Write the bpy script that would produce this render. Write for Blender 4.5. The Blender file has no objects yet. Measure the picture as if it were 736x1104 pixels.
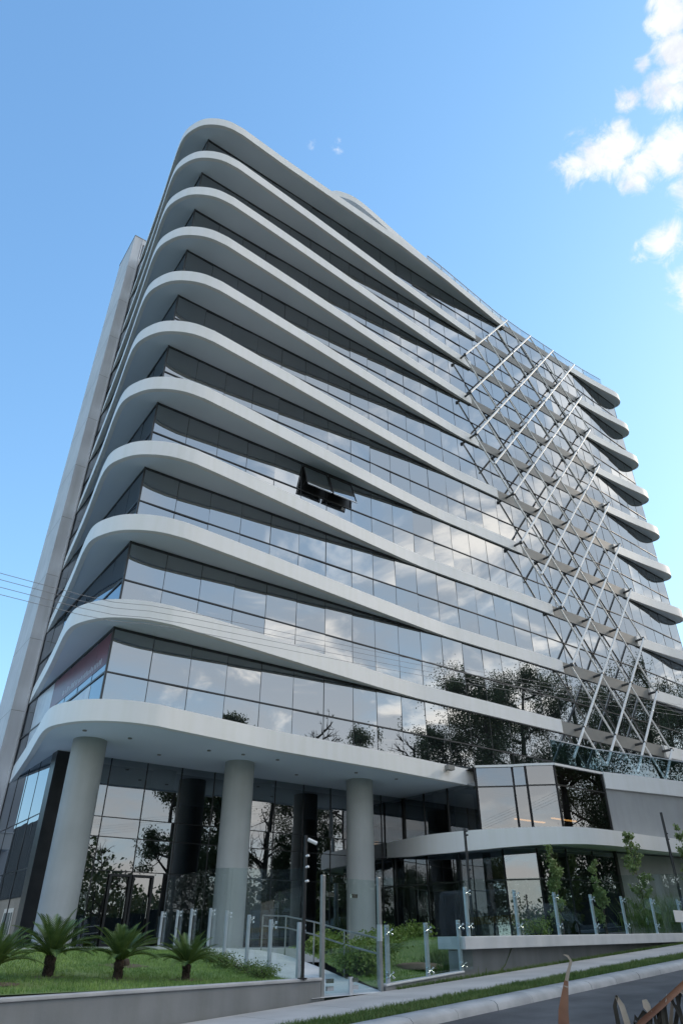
import bpy, bmesh, math, random
import numpy as np
from mathutils import Vector, Matrix
from mathutils.geometry import tessellate_polygon
random.seed(7); rng = np.random.default_rng(11)
scene = bpy.context.scene
COL = scene.collection
R = math.radians

# ------------------------------------------------------------------ helpers
class MB:
    """collects faces and links them as ONE mesh object"""
    def __init__(s): s.v=[]; s.f=[]; s.m=[]; s.sm=[]
    def add(s, vs, fs, mi=0, smooth=False):
        o=len(s.v); s.v+= [tuple(v) for v in vs]
        for f in fs: s.f.append(tuple(o+i for i in f)); s.m.append(mi); s.sm.append(smooth)
    def box(s, a, b, mi=0):
        x0,y0,z0=a; x1,y1,z1=b
        s.add([(x0,y0,z0),(x1,y0,z0),(x1,y1,z0),(x0,y1,z0),(x0,y0,z1),(x1,y0,z1),(x1,y1,z1),(x0,y1,z1)],
              [(0,3,2,1),(4,5,6,7),(0,1,5,4),(1,2,6,5),(2,3,7,6),(3,0,4,7)],mi)
    def obox(s, c, ax, ay, hx, hy, z0, z1, mi=0):
        """oriented box; ax/ay horizontal unit dirs, half sizes hx,hy"""
        p=[]
        for z in (z0,z1):
            for sx,sy in ((-1,-1),(1,-1),(1,1),(-1,1)):
                p.append((c[0]+ax[0]*hx*sx+ay[0]*hy*sy, c[1]+ax[1]*hx*sx+ay[1]*hy*sy, z))
        s.add(p,[(0,3,2,1),(4,5,6,7),(0,1,5,4),(1,2,6,5),(2,3,7,6),(3,0,4,7)],mi)
    def tube(s, pts, rad, n=8, mi=0, cap=True):
        pts=[Vector(p) for p in pts]
        if not hasattr(rad,'__len__'): rad=[rad]*len(pts)
        rings=[]; up=None
        for i,p in enumerate(pts):
            d=(pts[min(i+1,len(pts)-1)]-pts[max(i-1,0)]).normalized()
            if up is None:
                up=Vector((0,0,1)) if abs(d.z)<.9 else Vector((1,0,0))
            a=d.cross(up).normalized(); b=a.cross(d).normalized(); up=b
            rings.append([p+(a*math.cos(2*math.pi*k/n)+b*math.sin(2*math.pi*k/n))*rad[i] for k in range(n)])
        vs=[v for r in rings for v in r]; fs=[]
        for i in range(len(pts)-1):
            for k in range(n):
                fs.append((i*n+k,i*n+(k+1)%n,(i+1)*n+(k+1)%n,(i+1)*n+k))
        s.add(vs,fs,mi,True)
        if cap:
            s.add(rings[0],[tuple(range(n))],mi); s.add(rings[-1],[tuple(reversed(range(n)))],mi)
    def lathe(s, c, prof, n=24, mi=0):
        vs=[]; fs=[]
        for r,z in prof:
            for k in range(n):
                a=2*math.pi*k/n; vs.append((c[0]+r*math.cos(a),c[1]+r*math.sin(a),c[2]+z))
        for i in range(len(prof)-1):
            for k in range(n): fs.append((i*n+k,i*n+(k+1)%n,(i+1)*n+(k+1)%n,(i+1)*n+k))
        s.add(vs,fs,mi,True)
        s.add(vs[-n:],[tuple(range(n))],mi); s.add(vs[:n],[tuple(reversed(range(n)))],mi)
    def poly(s, pts2, z, mi=0, flip=False):
        tri=tessellate_polygon([[Vector((p[0],p[1],0)) for p in pts2]])
        vs=[(p[0],p[1],z) for p in pts2]
        # orient
        fs=[]
        for t in tri:
            a,b,c=[Vector(vs[i]) for i in t]
            up=(b-a).cross(c-a).z>0
            fs.append(tuple(t) if up!=flip else tuple(reversed(t)))
        s.add(vs,fs,mi)
    def prism(s, pts2, z0, z1, mi=0, mtop=None, closed=True):
        n=len(pts2); vs=[(p[0],p[1],z0) for p in pts2]+[(p[0],p[1],z1) for p in pts2]
        area=sum(pts2[i][0]*pts2[(i+1)%n][1]-pts2[(i+1)%n][0]*pts2[i][1] for i in range(n))
        fs=[]
        for i in range(n):
            j=(i+1)%n
            fs.append((i,j,n+j,n+i) if area>0 else (j,i,n+i,n+j))
        s.add(vs,fs,mi)
        s.poly(pts2,z1,mi if mtop is None else mtop); s.poly(pts2,z0,mi,True)
    def build(s, name, mats, parent=None, bevel=0):
        me=bpy.data.meshes.new(name)
        me.from_pydata(s.v,[],s.f)
        if not isinstance(mats,(list,tuple)): mats=[mats]
        for m in mats: me.materials.append(m)
        me.polygons.foreach_set('material_index',s.m)
        me.polygons.foreach_set('use_smooth',s.sm)
        me.update()
        o=bpy.data.objects.new(name,me); COL.objects.link(o)
        if parent: o.parent=parent
        if bevel:
            b=o.modifiers.new('bevel','BEVEL'); b.width=bevel; b.segments=2; b.limit_method='ANGLE'; b.angle_limit=R(50)
            b.harden_normals=False
        return o
def tag(o,label=None,cat=None,group=None,kind=None):
    if label: o['label']=label
    if cat: o['category']=cat
    if group: o['group']=group
    if kind: o['kind']=kind
    return o
def empty(name,loc=(0,0,0),**k):
    o=bpy.data.objects.new(name,None); COL.objects.link(o); o.location=loc; o.empty_display_size=.3
    return tag(o,**k)
def copy_tree(o,parent=None):
    c=o.copy(); COL.objects.link(c); c.parent=parent
    for ch in list(o.children): copy_tree(ch,c)
    return c
def catmull(P,n=6):
    P=[np.array(p,float) for p in P]; out=[]
    Q=[2*P[0]-P[1]]+P+[2*P[-1]-P[-2]]
    for i in range(1,len(Q)-2):
        p0,p1,p2,p3=Q[i-1:i+3]
        for k in range(n):
            t=k/n
            out.append(tuple(.5*((2*p1)+(-p0+p2)*t+(2*p0-5*p1+4*p2-p3)*t*t+(-p0+3*p1-3*p2+p3)*t**3)))
    out.append(tuple(P[-1])); return out
def offset(P,d):
    """offset an open 2-D polyline to its LEFT by d"""
    out=[]
    for i,p in enumerate(P):
        a=np.array(P[max(i-1,0)]); b=np.array(P[min(i+1,len(P)-1)])
        t=b-a; t=t/np.linalg.norm(t); out.append((p[0]-t[1]*d,p[1]+t[0]*d))
    return out

# ------------------------------------------------------------------ materials
def mat(name):
    m=bpy.data.materials.new(name); m.use_nodes=True
    nt=m.node_tree; return m,nt,nt.nodes['Principled BSDF'],nt.nodes['Material Output']
def N(nt,t,**k):
    n=nt.nodes.new(t)
    for a,b in k.items():
        if a=='op': n.operation=b
        else: setattr(n,a,b)
    return n
def noisy(name,c1,c2,scale=3.,rough=.6,detail=6,bump=0,bscale=None,metal=0,spec=.5,coord='Object',contrast=(.35,.65),stretch=None,streak=0):
    m,nt,p,o=mat(name)
    tc=N(nt,'ShaderNodeTexCoord'); src=tc.outputs[coord]
    if stretch:
        mp=N(nt,'ShaderNodeMapping'); mp.inputs['Scale'].default_value=stretch; nt.links.new(src,mp.inputs[0]); src=mp.outputs[0]
    nz=N(nt,'ShaderNodeTexNoise'); nz.inputs['Scale'].default_value=scale; nz.inputs['Detail'].default_value=detail
    nt.links.new(src,nz.inputs['Vector'])
    rp=N(nt,'ShaderNodeValToRGB'); rp.color_ramp.elements[0].position=contrast[0]; rp.color_ramp.elements[1].position=contrast[1]
    rp.color_ramp.elements[0].color=(*c1,1); rp.color_ramp.elements[1].color=(*c2,1)
    nt.links.new(nz.outputs['Fac'],rp.inputs[0])
    out=rp.outputs[0]
    if streak:
        mp=N(nt,'ShaderNodeMapping'); mp.inputs['Scale'].default_value=(1.6,1.6,.12); nt.links.new(tc.outputs['Object'],mp.inputs[0])
        n2=N(nt,'ShaderNodeTexNoise'); n2.inputs['Scale'].default_value=2.2; n2.inputs['Detail'].default_value=5; nt.links.new(mp.outputs[0],n2.inputs['Vector'])
        r2=N(nt,'ShaderNodeValToRGB'); r2.color_ramp.elements[0].position=.4; r2.color_ramp.elements[1].position=.75
        r2.color_ramp.elements[0].color=(1,1,1,1); v=1-streak; r2.color_ramp.elements[1].color=(v,v,v*.97,1)
        nt.links.new(n2.outputs['Fac'],r2.inputs[0])
        mx=N(nt,'ShaderNodeMix',data_type='RGBA',blend_type='MULTIPLY'); mx.inputs[0].default_value=1
        nt.links.new(out,mx.inputs[6]); nt.links.new(r2.outputs[0],mx.inputs[7]); out=mx.outputs[2]
    nt.links.new(out,p.inputs['Base Color'])
    p.inputs['Roughness'].default_value=rough; p.inputs['Metallic'].default_value=metal
    p.inputs['Specular IOR Level'].default_value=spec
    if bump:
        nb=N(nt,'ShaderNodeTexNoise'); nb.inputs['Scale'].default_value=bscale or scale*6; nb.inputs['Detail'].default_value=8
        nt.links.new(tc.outputs[coord],nb.inputs['Vector'])
        b=N(nt,'ShaderNodeBump'); b.inputs['Strength'].default_value=bump; b.inputs['Distance'].default_value=.02
        nt.links.new(nb.outputs['Fac'],b.inputs['Height']); nt.links.new(b.outputs[0],p.inputs['Normal'])
    return m
M={}
M['white']=noisy('white_fascia_paint',(.79,.785,.78),(.83,.825,.815),.35,.5,bump=.03,bscale=30,streak=.055)
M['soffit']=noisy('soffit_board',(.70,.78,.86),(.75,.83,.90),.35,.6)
M['concrete']=noisy('painted_column_concrete',(.385,.395,.39),(.44,.45,.445),.8,.65,bump=.06,bscale=25,streak=.08)
M['tower']=noisy('tower_render',(.56,.57,.60),(.64,.65,.68),.6,.7,bump=.06,bscale=18,streak=.12)
M['greywall']=noisy('grey_render',(.33,.335,.34),(.38,.385,.385),.7,.75,bump=.08,bscale=22,streak=.08)
M['spandrel']=noisy('spandrel_taupe',(.22,.215,.20),(.26,.255,.24),.8,.5)
M['cap']=noisy('wall_cap_stone',(.52,.54,.56),(.62,.63,.64),1.5,.55,bump=.05,bscale=30,streak=.08)
M['black']=noisy('black_frame',(.012,.013,.014),(.022,.022,.023),4,.35)
M['steelwhite']=noisy('white_lattice_paint',(.78,.78,.77),(.84,.84,.83),2,.4)
M['steelgrey']=noisy('grey_strut_paint',(.05,.055,.06),(.08,.085,.09),3,.45)
M['alu']=noisy('brushed_aluminium',(.50,.53,.57),(.58,.61,.65),6,.4,metal=.35)
M['railsteel']=noisy('satin_rail_steel',(.30,.31,.31),(.36,.37,.37),6,.35,metal=.5)
M['chrome']=noisy('polished_steel',(.75,.76,.77),(.85,.85,.86),6,.12,metal=1)
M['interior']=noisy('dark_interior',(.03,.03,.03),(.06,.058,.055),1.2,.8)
M['lobbyfloor']=noisy('lobby_floor_stone',(.12,.12,.12),(.18,.175,.17),2,.2)
M['asphalt']=noisy('asphalt',(.045,.047,.052),(.10,.102,.108),.9,.85,bump=.35,bscale=120)
M['pave']=noisy('sidewalk_concrete',(.36,.355,.35),(.46,.45,.44),1.1,.85,bump=.15,bscale=60,streak=0)
M['path']=noisy('pale_path_stone',(.54,.56,.58),(.64,.655,.67),1.6,.7,bump=.05,bscale=40)
M['kerb']=noisy('kerb_stone',(.34,.34,.34),(.48,.475,.47),2.2,.8,bump=.2,bscale=40)
M['wall']=noisy('retaining_wall_render',(.20,.21,.215),(.26,.265,.265),.9,.8,bump=.12,bscale=20,streak=.15)
M['lawn']=noisy('lawn_soil_grass',(.09,.15,.035),(.16,.22,.065),2.4,.9,bump=.6,bscale=60,contrast=(.3,.7))
M['blade']=noisy('grass_blade',(.12,.22,.045),(.23,.345,.085),1.3,.7)
M['verge']=noisy('verge_grass_blade',(.06,.12,.02),(.13,.19,.05),1.6,.7)
M['soil']=noisy('bare_soil',(.10,.07,.045),(.16,.12,.08),3,.95,bump=.4)
M['ground']=noisy('far_ground',(.13,.14,.09),(.20,.19,.14),.2,.95)
def leafmat(name,c1,c2,scale=1.2,trans=.25):
    m=noisy(name,c1,c2,scale,.55,spec=.35); nt=m.node_tree
    p=nt.nodes['Principled BSDF']; o=nt.nodes['Material Output']
    tr=N(nt,'ShaderNodeBsdfTranslucent'); mx=N(nt,'ShaderNodeMixShader'); mx.inputs[0].default_value=trans
    src=p.inputs['Base Color'].links[0].from_socket
    nt.links.new(src,tr.inputs[0]); nt.links.new(p.outputs[0],mx.inputs[1]); nt.links.new(tr.outputs[0],mx.inputs[2]); nt.links.new(mx.outputs[0],o.inputs[0])
    return m
M['leaf_dark']=leafmat('dark_tree_leaf',(.075,.10,.045),(.14,.17,.08),.35,.35)
M['leaf_mid']=leafmat('shrub_leaf',(.11,.18,.035),(.24,.32,.08),4)
M['leaf_young']=leafmat('young_tree_leaf',(.13,.20,.07),(.26,.34,.13),5)
M['leaf_reed']=leafmat('tall_grass_leaf',(.09,.15,.04),(.17,.24,.07),5)
M['cycad']=leafmat('cycad_leaflet',(.07,.13,.04),(.14,.21,.07),6,.15)
M['bark']=noisy('bark',(.06,.045,.035),(.11,.085,.065),6,.9,bump=.6)
M['cycbark']=noisy('cycad_trunk',(.022,.016,.012),(.06,.042,.03),9,.95,bump=.9,bscale=40)
M['drypalm']=noisy('dry_palm_brown',(.13,.05,.03),(.30,.15,.09),5,.75,stretch=(1,1,1),bump=.3)
M['drytip']=noisy('dry_palm_tip',(.30,.24,.18),(.48,.40,.32),8,.8)
M['dryleaf']=noisy('dry_palm_leaflet',(.018,.016,.012),(.06,.05,.035),6,.8)
M['cable']=noisy('cable_rubber',(.26,.26,.27),(.32,.32,.33),3,.6)
M['maroon']=noisy('maroon_window_film',(.10,.018,.03),(.15,.03,.045),2,.3)
M['filmwhite']=noisy('pale_window_film',(.42,.45,.5),(.55,.57,.6),2,.3)
M['carwhite']=noisy('car_paint_silver',(.45,.46,.47),(.5,.51,.52),2,.2)
M['cardark']=noisy('car_paint_dark',(.03,.035,.045),(.04,.045,.055),2,.15)
M['caryellow']=noisy('car_paint_yellow',(.6,.36,.04),(.66,.4,.05),2,.25)
M['rubber']=noisy('tyre_rubber',(.015,.015,.015),(.025,.025,.025),5,.8)
M['brick']=noisy('neighbour_wall',(.30,.29,.27),(.38,.36,.33),.5,.85)
M['roofdark']=noisy('neighbour_metal_cladding',(.045,.05,.06),(.07,.075,.085),.4,.6)
M['signblue']=noisy('sign_blue',(.05,.1,.3),(.07,.13,.35),2,.4)

def mirror_glass(name,tint,body,f0=.42):
    """coated curtain-wall glass: strong tinted mirror over a dark body"""
    m,nt,p,o=mat(name); nt.nodes.remove(p)
    gl=N(nt,'ShaderNodeBsdfGlossy'); gl.inputs['Color'].default_value=(*tint,1); gl.inputs['Roughness'].default_value=.0
    df=N(nt,'ShaderNodeBsdfDiffuse'); df.inputs[0].default_value=(*body,1)
    lw=N(nt,'ShaderNodeLayerWeight'); lw.inputs['Blend'].default_value=.5
    pw=N(nt,'ShaderNodeMath',op='POWER'); pw.inputs[1].default_value=4.
    nt.links.new(lw.outputs['Facing'],pw.inputs[0])
    ml=N(nt,'ShaderNodeMath',op='MULTIPLY_ADD'); ml.inputs[1].default_value=1-f0; ml.inputs[2].default_value=f0
    nt.links.new(pw.outputs[0],ml.inputs[0])
    tc=N(nt,'ShaderNodeTexCoord'); nz=N(nt,'ShaderNodeTexNoise'); nz.inputs['Scale'].default_value=.55; nz.inputs['Detail'].default_value=1
    nt.links.new(tc.outputs['Object'],nz.inputs['Vector'])
    bp=N(nt,'ShaderNodeBump'); bp.inputs['Strength'].default_value=.05; bp.inputs['Distance'].default_value=.05
    nt.links.new(nz.outputs['Fac'],bp.inputs['Height']); nt.links.new(bp.outputs[0],gl.inputs['Normal'])
    mx=N(nt,'ShaderNodeMixShader'); nt.links.new(ml.outputs[0],mx.inputs[0]); nt.links.new(df.outputs[0],mx.inputs[1]); nt.links.new(gl.outputs[0],mx.inputs[2])
    nt.links.new(mx.outputs[0],o.inputs[0]); return m
def clear_glass(name,tint,f0=.06,gtint=(.95,.97,1.),power=4.):
    m,nt,p,o=mat(name); nt.nodes.remove(p)
    gl=N(nt,'ShaderNodeBsdfGlossy'); gl.inputs['Color'].default_value=(*gtint,1); gl.inputs['Roughness'].default_value=.0
    tr=N(nt,'ShaderNodeBsdfTransparent'); tr.inputs[0].default_value=(*tint,1)
    lw=N(nt,'ShaderNodeLayerWeight'); lw.inputs['Blend'].default_value=.5
    pw=N(nt,'ShaderNodeMath',op='POWER'); pw.inputs[1].default_value=power
    nt.links.new(lw.outputs['Facing'],pw.inputs[0])
    ml=N(nt,'ShaderNodeMath',op='MULTIPLY_ADD'); ml.inputs[1].default_value=1-f0; ml.inputs[2].default_value=f0
    nt.links.new(pw.outputs[0],ml.inputs[0])
    mx=N(nt,'ShaderNodeMixShader'); nt.links.new(ml.outputs[0],mx.inputs[0]); nt.links.new(tr.outputs[0],mx.inputs[1]); nt.links.new(gl.outputs[0],mx.inputs[2])
    nt.links.new(mx.outputs[0],o.inputs[0]); return m
M['frame']=noisy('anodised_frame',(.028,.03,.033),(.045,.047,.05),4,.4)
M['mirror']=mirror_glass('coated_facade_glass',(.80,.82,.84),(.012,.014,.016),.47)
M['mirror_side']=mirror_glass('side_facade_glass',(.72,.78,.84),(.02,.024,.03),.30)
M['lobbyglass']=clear_glass('tinted_lobby_glass',(.25,.28,.29),.28,(.88,.92,.97))
M['fenceglass']=clear_glass('greenish_clear_glass',(.90,.95,.94),.045,(.9,.95,1.),7.)
M['railglass']=clear_glass('railing_glass',(.62,.74,.78),.16)
def emis(name,c,s):
    m,nt,p,o=mat(name); p.inputs['Base Color'].default_value=(*c,1); p.inputs['Emission Color'].default_value=(*c,1); p.inputs['Emission Strength'].default_value=s; return m
M['lamp']=emis('warm_lamp_strip',(1,.45,.12),.7)

# ------------------------------------------------------------------ site frame
A9=R(9.7); T2=np.array((math.cos(A9),math.sin(A9))); N2=np.array((-math.sin(A9),math.cos(A9)))
G=.052
def SN(s,n): return tuple(T2*s+N2*n)
def sn(x,y): return x*T2[0]+y*T2[1], x*N2[0]+y*N2[1]
def road_z(s): return -1.6+G*max(-70.,min(130.,s))
def strip(name,m,s0,s1,n0,n1,h,ds=2.,side=0.,joint=0.,mi_top=0):
    """a band along the street, top h above the road plane, optional real thickness"""
    b=MB(); ss=np.arange(s0,s1+.001,ds)
    top=[];
    for s in ss: top.append([(*SN(s,n0),road_z(s)+h),(*SN(s,n1),road_z(s)+h)])
    vs=[p for t in top for p in t]; fs=[(2*i,2*i+2,2*i+3,2*i+1) for i in range(len(ss)-1)]
    b.add(vs,fs)
    if side:
        vs2=[(p[0],p[1],p[2]-side) for p in vs]
        n=len(vs)
        b.add(vs+vs2,[(2*i,n+2*i,n+2*i+2,2*i+2) for i in range(len(ss)-1)]+[(2*i+1,2*i+3,n+2*i+3,n+2*i+1) for i in range(len(ss)-1)])
    return tag(b.build(name,m),kind='structure')
# ground sheet to the horizon
b=MB(); ss=[-900,-400,-150,-70,-30,0,30,60,100,130,300,900]; nn=[-900,-300,-100,-40,-12,-8,14,60,200,900]
vs=[(*SN(s,n),road_z(s)-.35) for s in ss for n in nn]; k=len(nn)
b.add(vs,[(i*k+j,(i+1)*k+j,(i+1)*k+j+1,i*k+j+1) for i in range(len(ss)-1) for j in range(k-1)])
tag(b.build('ground',M['ground']),kind='structure')
strip('road',M['asphalt'],-66,126,.4,8.22,0,4)
strip('near_sidewalk',M['pave'],-66,126,-2.6,.2,.12,4,.3)
strip('near_kerb',M['kerb'],-66,126,.2,.42,.13,4,.3)
# far kerb: rounded concrete kerb in 1 m lengths
b=MB(); s=-20.
while s<60:
    j=random.uniform(-.006,.006); L=1.15; a=s+.008; e=s+L-.008
    prof=[(8.2,-.02),(8.22,.085),(8.27,.125),(8.36,.14),(8.66,.14),(8.68,-.05)]
    v0=[(*SN(a,n+j),road_z(a)+h) for n,h in prof]; v1=[(*SN(e,n+j),road_z(e)+h) for n,h in prof]; n_=len(prof)
    b.add(v0+v1,[(i,n_+i,n_+i+1,i+1) for i in range(n_-1)],0,True); b.add(v0,[tuple(range(n_))]); b.add(v1,[tuple(reversed(range(n_)))])
    s+=L
tag(b.build('kerb',M['kerb']),kind='structure')
strip('verge_soil',M['soil'],-20,60,8.66,9.52,.12,2,.2)
b=MB(); s=-20.                      # sidewalk slabs
while s<60:
    a=s+.006; e=s+1.6-.006
    v=[(*SN(a,9.5),road_z(a)+.13),(*SN(e,9.5),road_z(e)+.13),(*SN(e,11.22),road_z(e)+.13),(*SN(a,11.22),road_z(a)+.13)]
    b.add(v+[(p[0],p[1],p[2]-.2) for p in v],[(0,1,2,3),(0,4,5,1),(1,5,6,2),(3,2,6,7),(0,3,7,4)]); s+=1.6
tag(b.build('sidewalk',M['pave']),kind='structure')

def lerp(x,xs,ys): return float(np.interp(x,xs,ys))
PZ=([12.6,15,16.3,17.9,19.3,21,24],[-.88,-.66,-.5,-.33,-.22,-.15,-.125])
def path_z(y): return lerp(y,*PZ)
def pathL(y): return 8.72+ (y-13.)*.155
def pathR(y): return 10.62+(y-13.)*.20
def lawn_z(x,y):
    s,n=sn(x,y); f=lerp(n,[11.3,12.5,15,18,22],[-.60,-.585,-.44,-.25,-.13]); return f+ .0*x
def grid(name,m,xf0,xf1,ys,zf,nx=14,kind='structure'):
    b=MB(); vs=[]
    for y in ys:
        a,c=xf0(y),xf1(y)
        for i in range(nx+1):
            x=a+(c-a)*i/nx; vs.append((x,y,zf(x,y)))
    k=nx+1
    b.add(vs,[(j*k+i,j*k+i+1,(j+1)*k+i+1,(j+1)*k+i) for j in range(len(ys)-1) for i in range(nx)],0,True)
    return tag(b.build(name,m),kind=kind)
def front_y(x,n=11.3): return (n+x*math.sin(A9))/math.cos(A9)
# lawn bank left of the path: front edge follows the wall, so build in (t) rows
def patch(name,m,x0f,x1f,yb0,yb1,zf,nx,ny):
    """x0f,x1f(t): side edges as functions of row parameter; rows between front_y and yb"""
    b=MB(); vs=[]
    for j in range(ny+1):
        t=j/ny
        for i in range(nx+1):
            u=i/nx
            xa=x0f(t); xb=x1f(t); x=xa+(xb-xa)*u; yf=yb0(x); y=yf+(yb1(x)-yf)*t
            vs.append((x,y,zf(x,y)))
    k=nx+1
    b.add(vs,[(j*k+i,j*k+i+1,(j+1)*k+i+1,(j+1)*k+i) for j in range(ny) for i in range(nx)],0,True)
    return tag(b.build(name,m),kind='structure')
YB=23.0
patch('lawn_bank',M['lawn'],lambda t:-9.,lambda t:pathL(13+t*10)-.12,lambda x:front_y(x,11.42),lambda x:YB,lawn_z,40,30)
patch('entry_path',M['path'],lambda t:pathL(13+t*10)-.12,lambda t:pathR(13+t*10),lambda x:front_y(x,11.22),lambda x:YB+.6,lambda x,y:path_z(y),8,24)
def garden_z(x,y):
    base=path_z(y)+.05; hi=.08+.012*(x-13.5)
    f=lerp(y-front_y(x),[0,.6,2.6,5],[-.78,-.74,-.45,-.1])
    w=lerp(x,[15.1,15.7],[0,1.]); return f*(1-w)+hi*w
patch('garden_bed',M['lawn'],lambda t:pathR(13+t*10),lambda t:40.,lambda x:front_y(x,11.42),lambda x:max(21.,min(YB+.6,front_y(x)+6)),garden_z,50,16)
# paved platform that the building stands on
b=MB(); b.prism([(-9,YB),(8.5,YB),(10.1,YB),(10.15,YB+.5),(12.7,YB+.5),(12.75,YB-.3),(20,20.8),(52,20.8),(52,47),(-9,47)],-.5,-.12)
tag(b.build('forecourt',M['path']),kind='structure')
b=MB(); b.prism([(-9,YB-.14),(10.0,YB-.14),(10.0,YB),(-9,YB)],-.4,-.07)
tag(b.build('forecourt_kerb',M['cap']),kind='structure')

# grass: blades on lawn and verge (uncountable)
def blades(name,pts,h,w,m):
    n=len(pts); P=np.array(pts); a=rng.uniform(0,2*np.pi,n); hh=h*rng.uniform(.5,1.3,n)
    dx=np.cos(a)*w; dy=np.sin(a)*w; lx=rng.normal(0,.35,n)*hh; ly=rng.normal(0,.35,n)*hh
    V=np.empty((n,3,3)); V[:,0]=P+np.c_[-dx,-dy,np.zeros(n)]; V[:,1]=P+np.c_[dx,dy,np.zeros(n)]; V[:,2]=P+np.c_[lx,ly,hh]
    me=bpy.data.meshes.new(name); me.from_pydata(V.reshape(-1,3).tolist(),[],np.arange(3*n).reshape(-1,3).tolist()); me.materials.append(m)
    o=bpy.data.objects.new(name,me); COL.objects.link(o); return tag(o,kind='stuff')
pts=[]
while len(pts)<52000:
    x=random.uniform(1.5,10.2); y=random.uniform(11.7,YB-.15)
    if y<front_y(x,11.5) or x>pathL(y)-.15: continue
    # worn bare patches
    if math.sin(x*1.9+1.3)*math.sin(y*1.35+x*.6)>.72 and random.random()<.7: continue
    pts.append((x,y,lawn_z(x,y)-.005))
o=blades('lawn_grass',pts,.055,.006,M['blade']); tag(o,label='short green mown grass covering the sloping lawn in front of the columns',cat='grass')
pts=[]
for i in range(42000):
    s=random.uniform(2,40) if i%3 else random.uniform(6,22); edge=.05*math.sin(s*3.1)+.03*math.sin(s*7.7)
    n=random.uniform(8.68,9.46+edge); p=SN(s,n); pts.append((*p,road_z(s)+.115))
for i in range(7000):
    s=random.uniform(13,34); n=11.12+abs(random.gauss(0,.07)); p=SN(s,n); pts.append((*p,road_z(s)+.125))
o=blades('verge_grass',pts,.075,.008,M['verge']); tag(o,label='bright green strip of grass between sidewalk and kerb',cat='grass')
pts=[]
while len(pts)<16000:
    x=random.uniform(11,24); y=random.uniform(13,19)
    if y<front_y(x,11.5) or x<pathR(y): continue
    pts.append((x,y,garden_z(x,y)))
o=blades('garden_grass',pts,.07,.007,M['blade']); tag(o,label='green garden grass behind the glass fence right of the gate',cat='grass')

# ------------------------------------------------------------------ BUILDING
D=24.
ZS={k:(.4195+.1561*(k-2))*D for k in range(2,12)}; ZS[1]=ZS[2]-3.746
TH=.75; YG=24.45; XL=7.05
XE={11:33,10:31,9:30,8:29,7:27.5,6:26.5,5:25,4:23,3:24.5,2:22,1:26}
XSTEP={11:34.4,10:30.5,9:29.5,8:29.0,7:29.2,6:30.4,5:32.0,4:34.1,3:34.1,2:33.0,1:25.1}
BLD=empty('office_building',(7.05,24.45,-.12),label='tall white and glass office tower with wave shaped rounded floor slabs and diamond steel lattice',cat='building')
BLD_INV=Matrix.Translation((-7.05,-24.45,.12))
def bpart(mb,name,mats,parent=None,bevel=0):
    o=mb.build(name,mats,None,bevel); par=parent or BLD; o.parent=par
    if par is BLD: o.matrix_parent_inverse=BLD_INV
    return o
def slab_outline(k):
    left=[(7.03,36.3),(6.62,32.9),(6.24,29.9),(5.95,27.9),(5.72,26.2),(5.70,25.2),(5.95,24.42),(6.38,23.76),(7.05,23.26),(7.8,22.96),(8.7,22.86)]
    pts=catmull(left,5)
    xe=XE[k]; xs=XSTEP[k]; x=9.3
    while x<xs-.01:
        t=min(1,(x-8.7)/(xe-8.7))
        if k==11: y=lerp(x,[8.7,12,18,22,27,34],[22.86,23.0,23.1,23.16,23.5,24.2])
        elif k==1: y=lerp(x,[8.7,11,13.5,19,25.1],[22.88,23.16,23.45,23.6,24.05])
        else:
            e=.25*(t*t*(3-2*t))+.75*t
            y=22.86+(24.32-22.86)*e
        pts.append((x,y)); x+=.8
    pts.append((xs,y))
    return pts
def slab(k):
    P=slab_outline(k); b=MB(); z0=ZS[k]; z1=z0+TH
    I=offset(P,.20); n=len(P)
    ring=lambda Q,z:[(q[0],q[1],z) for q in Q]
    def band(Q0,za,Q1,zb,mi,sm=True):
        b.add(ring(Q0,za)+ring(Q1,zb),[(i,i+1,n+i+1,n+i) for i in range(n-1)],mi,sm)
    O2=offset(P,-.0)
    band(P,z0+.012,P,z1,0); band(I,z0,P,z0+.012,0,False); 
    b.add(ring(I,z0)+ring(I,z0+.07),[(i,n+i,n+i+1,i+1) for i in range(n-1)],1,False)
    back=[(P[-1][0],25.4),(8.6,25.4),(8.6,36.3)]
    if k==1: back=[(25.1,30.),(8.6,30.),(8.6,36.3)]
    b.poly(I+back,z0+.07,1,True); b.poly(P+back,z1,0)
    # end step
    xe,ye=P[-1]; b.add([(xe,ye,z0),(xe,25.4,z0),(xe,25.4,z1),(xe,ye,z1)],[(0,1,2,3)],0)
    o=bpart(b,'floor_slab',[M['white'],M['soffit']])
    return o
for k in range(1,12): slab(k)
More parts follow.
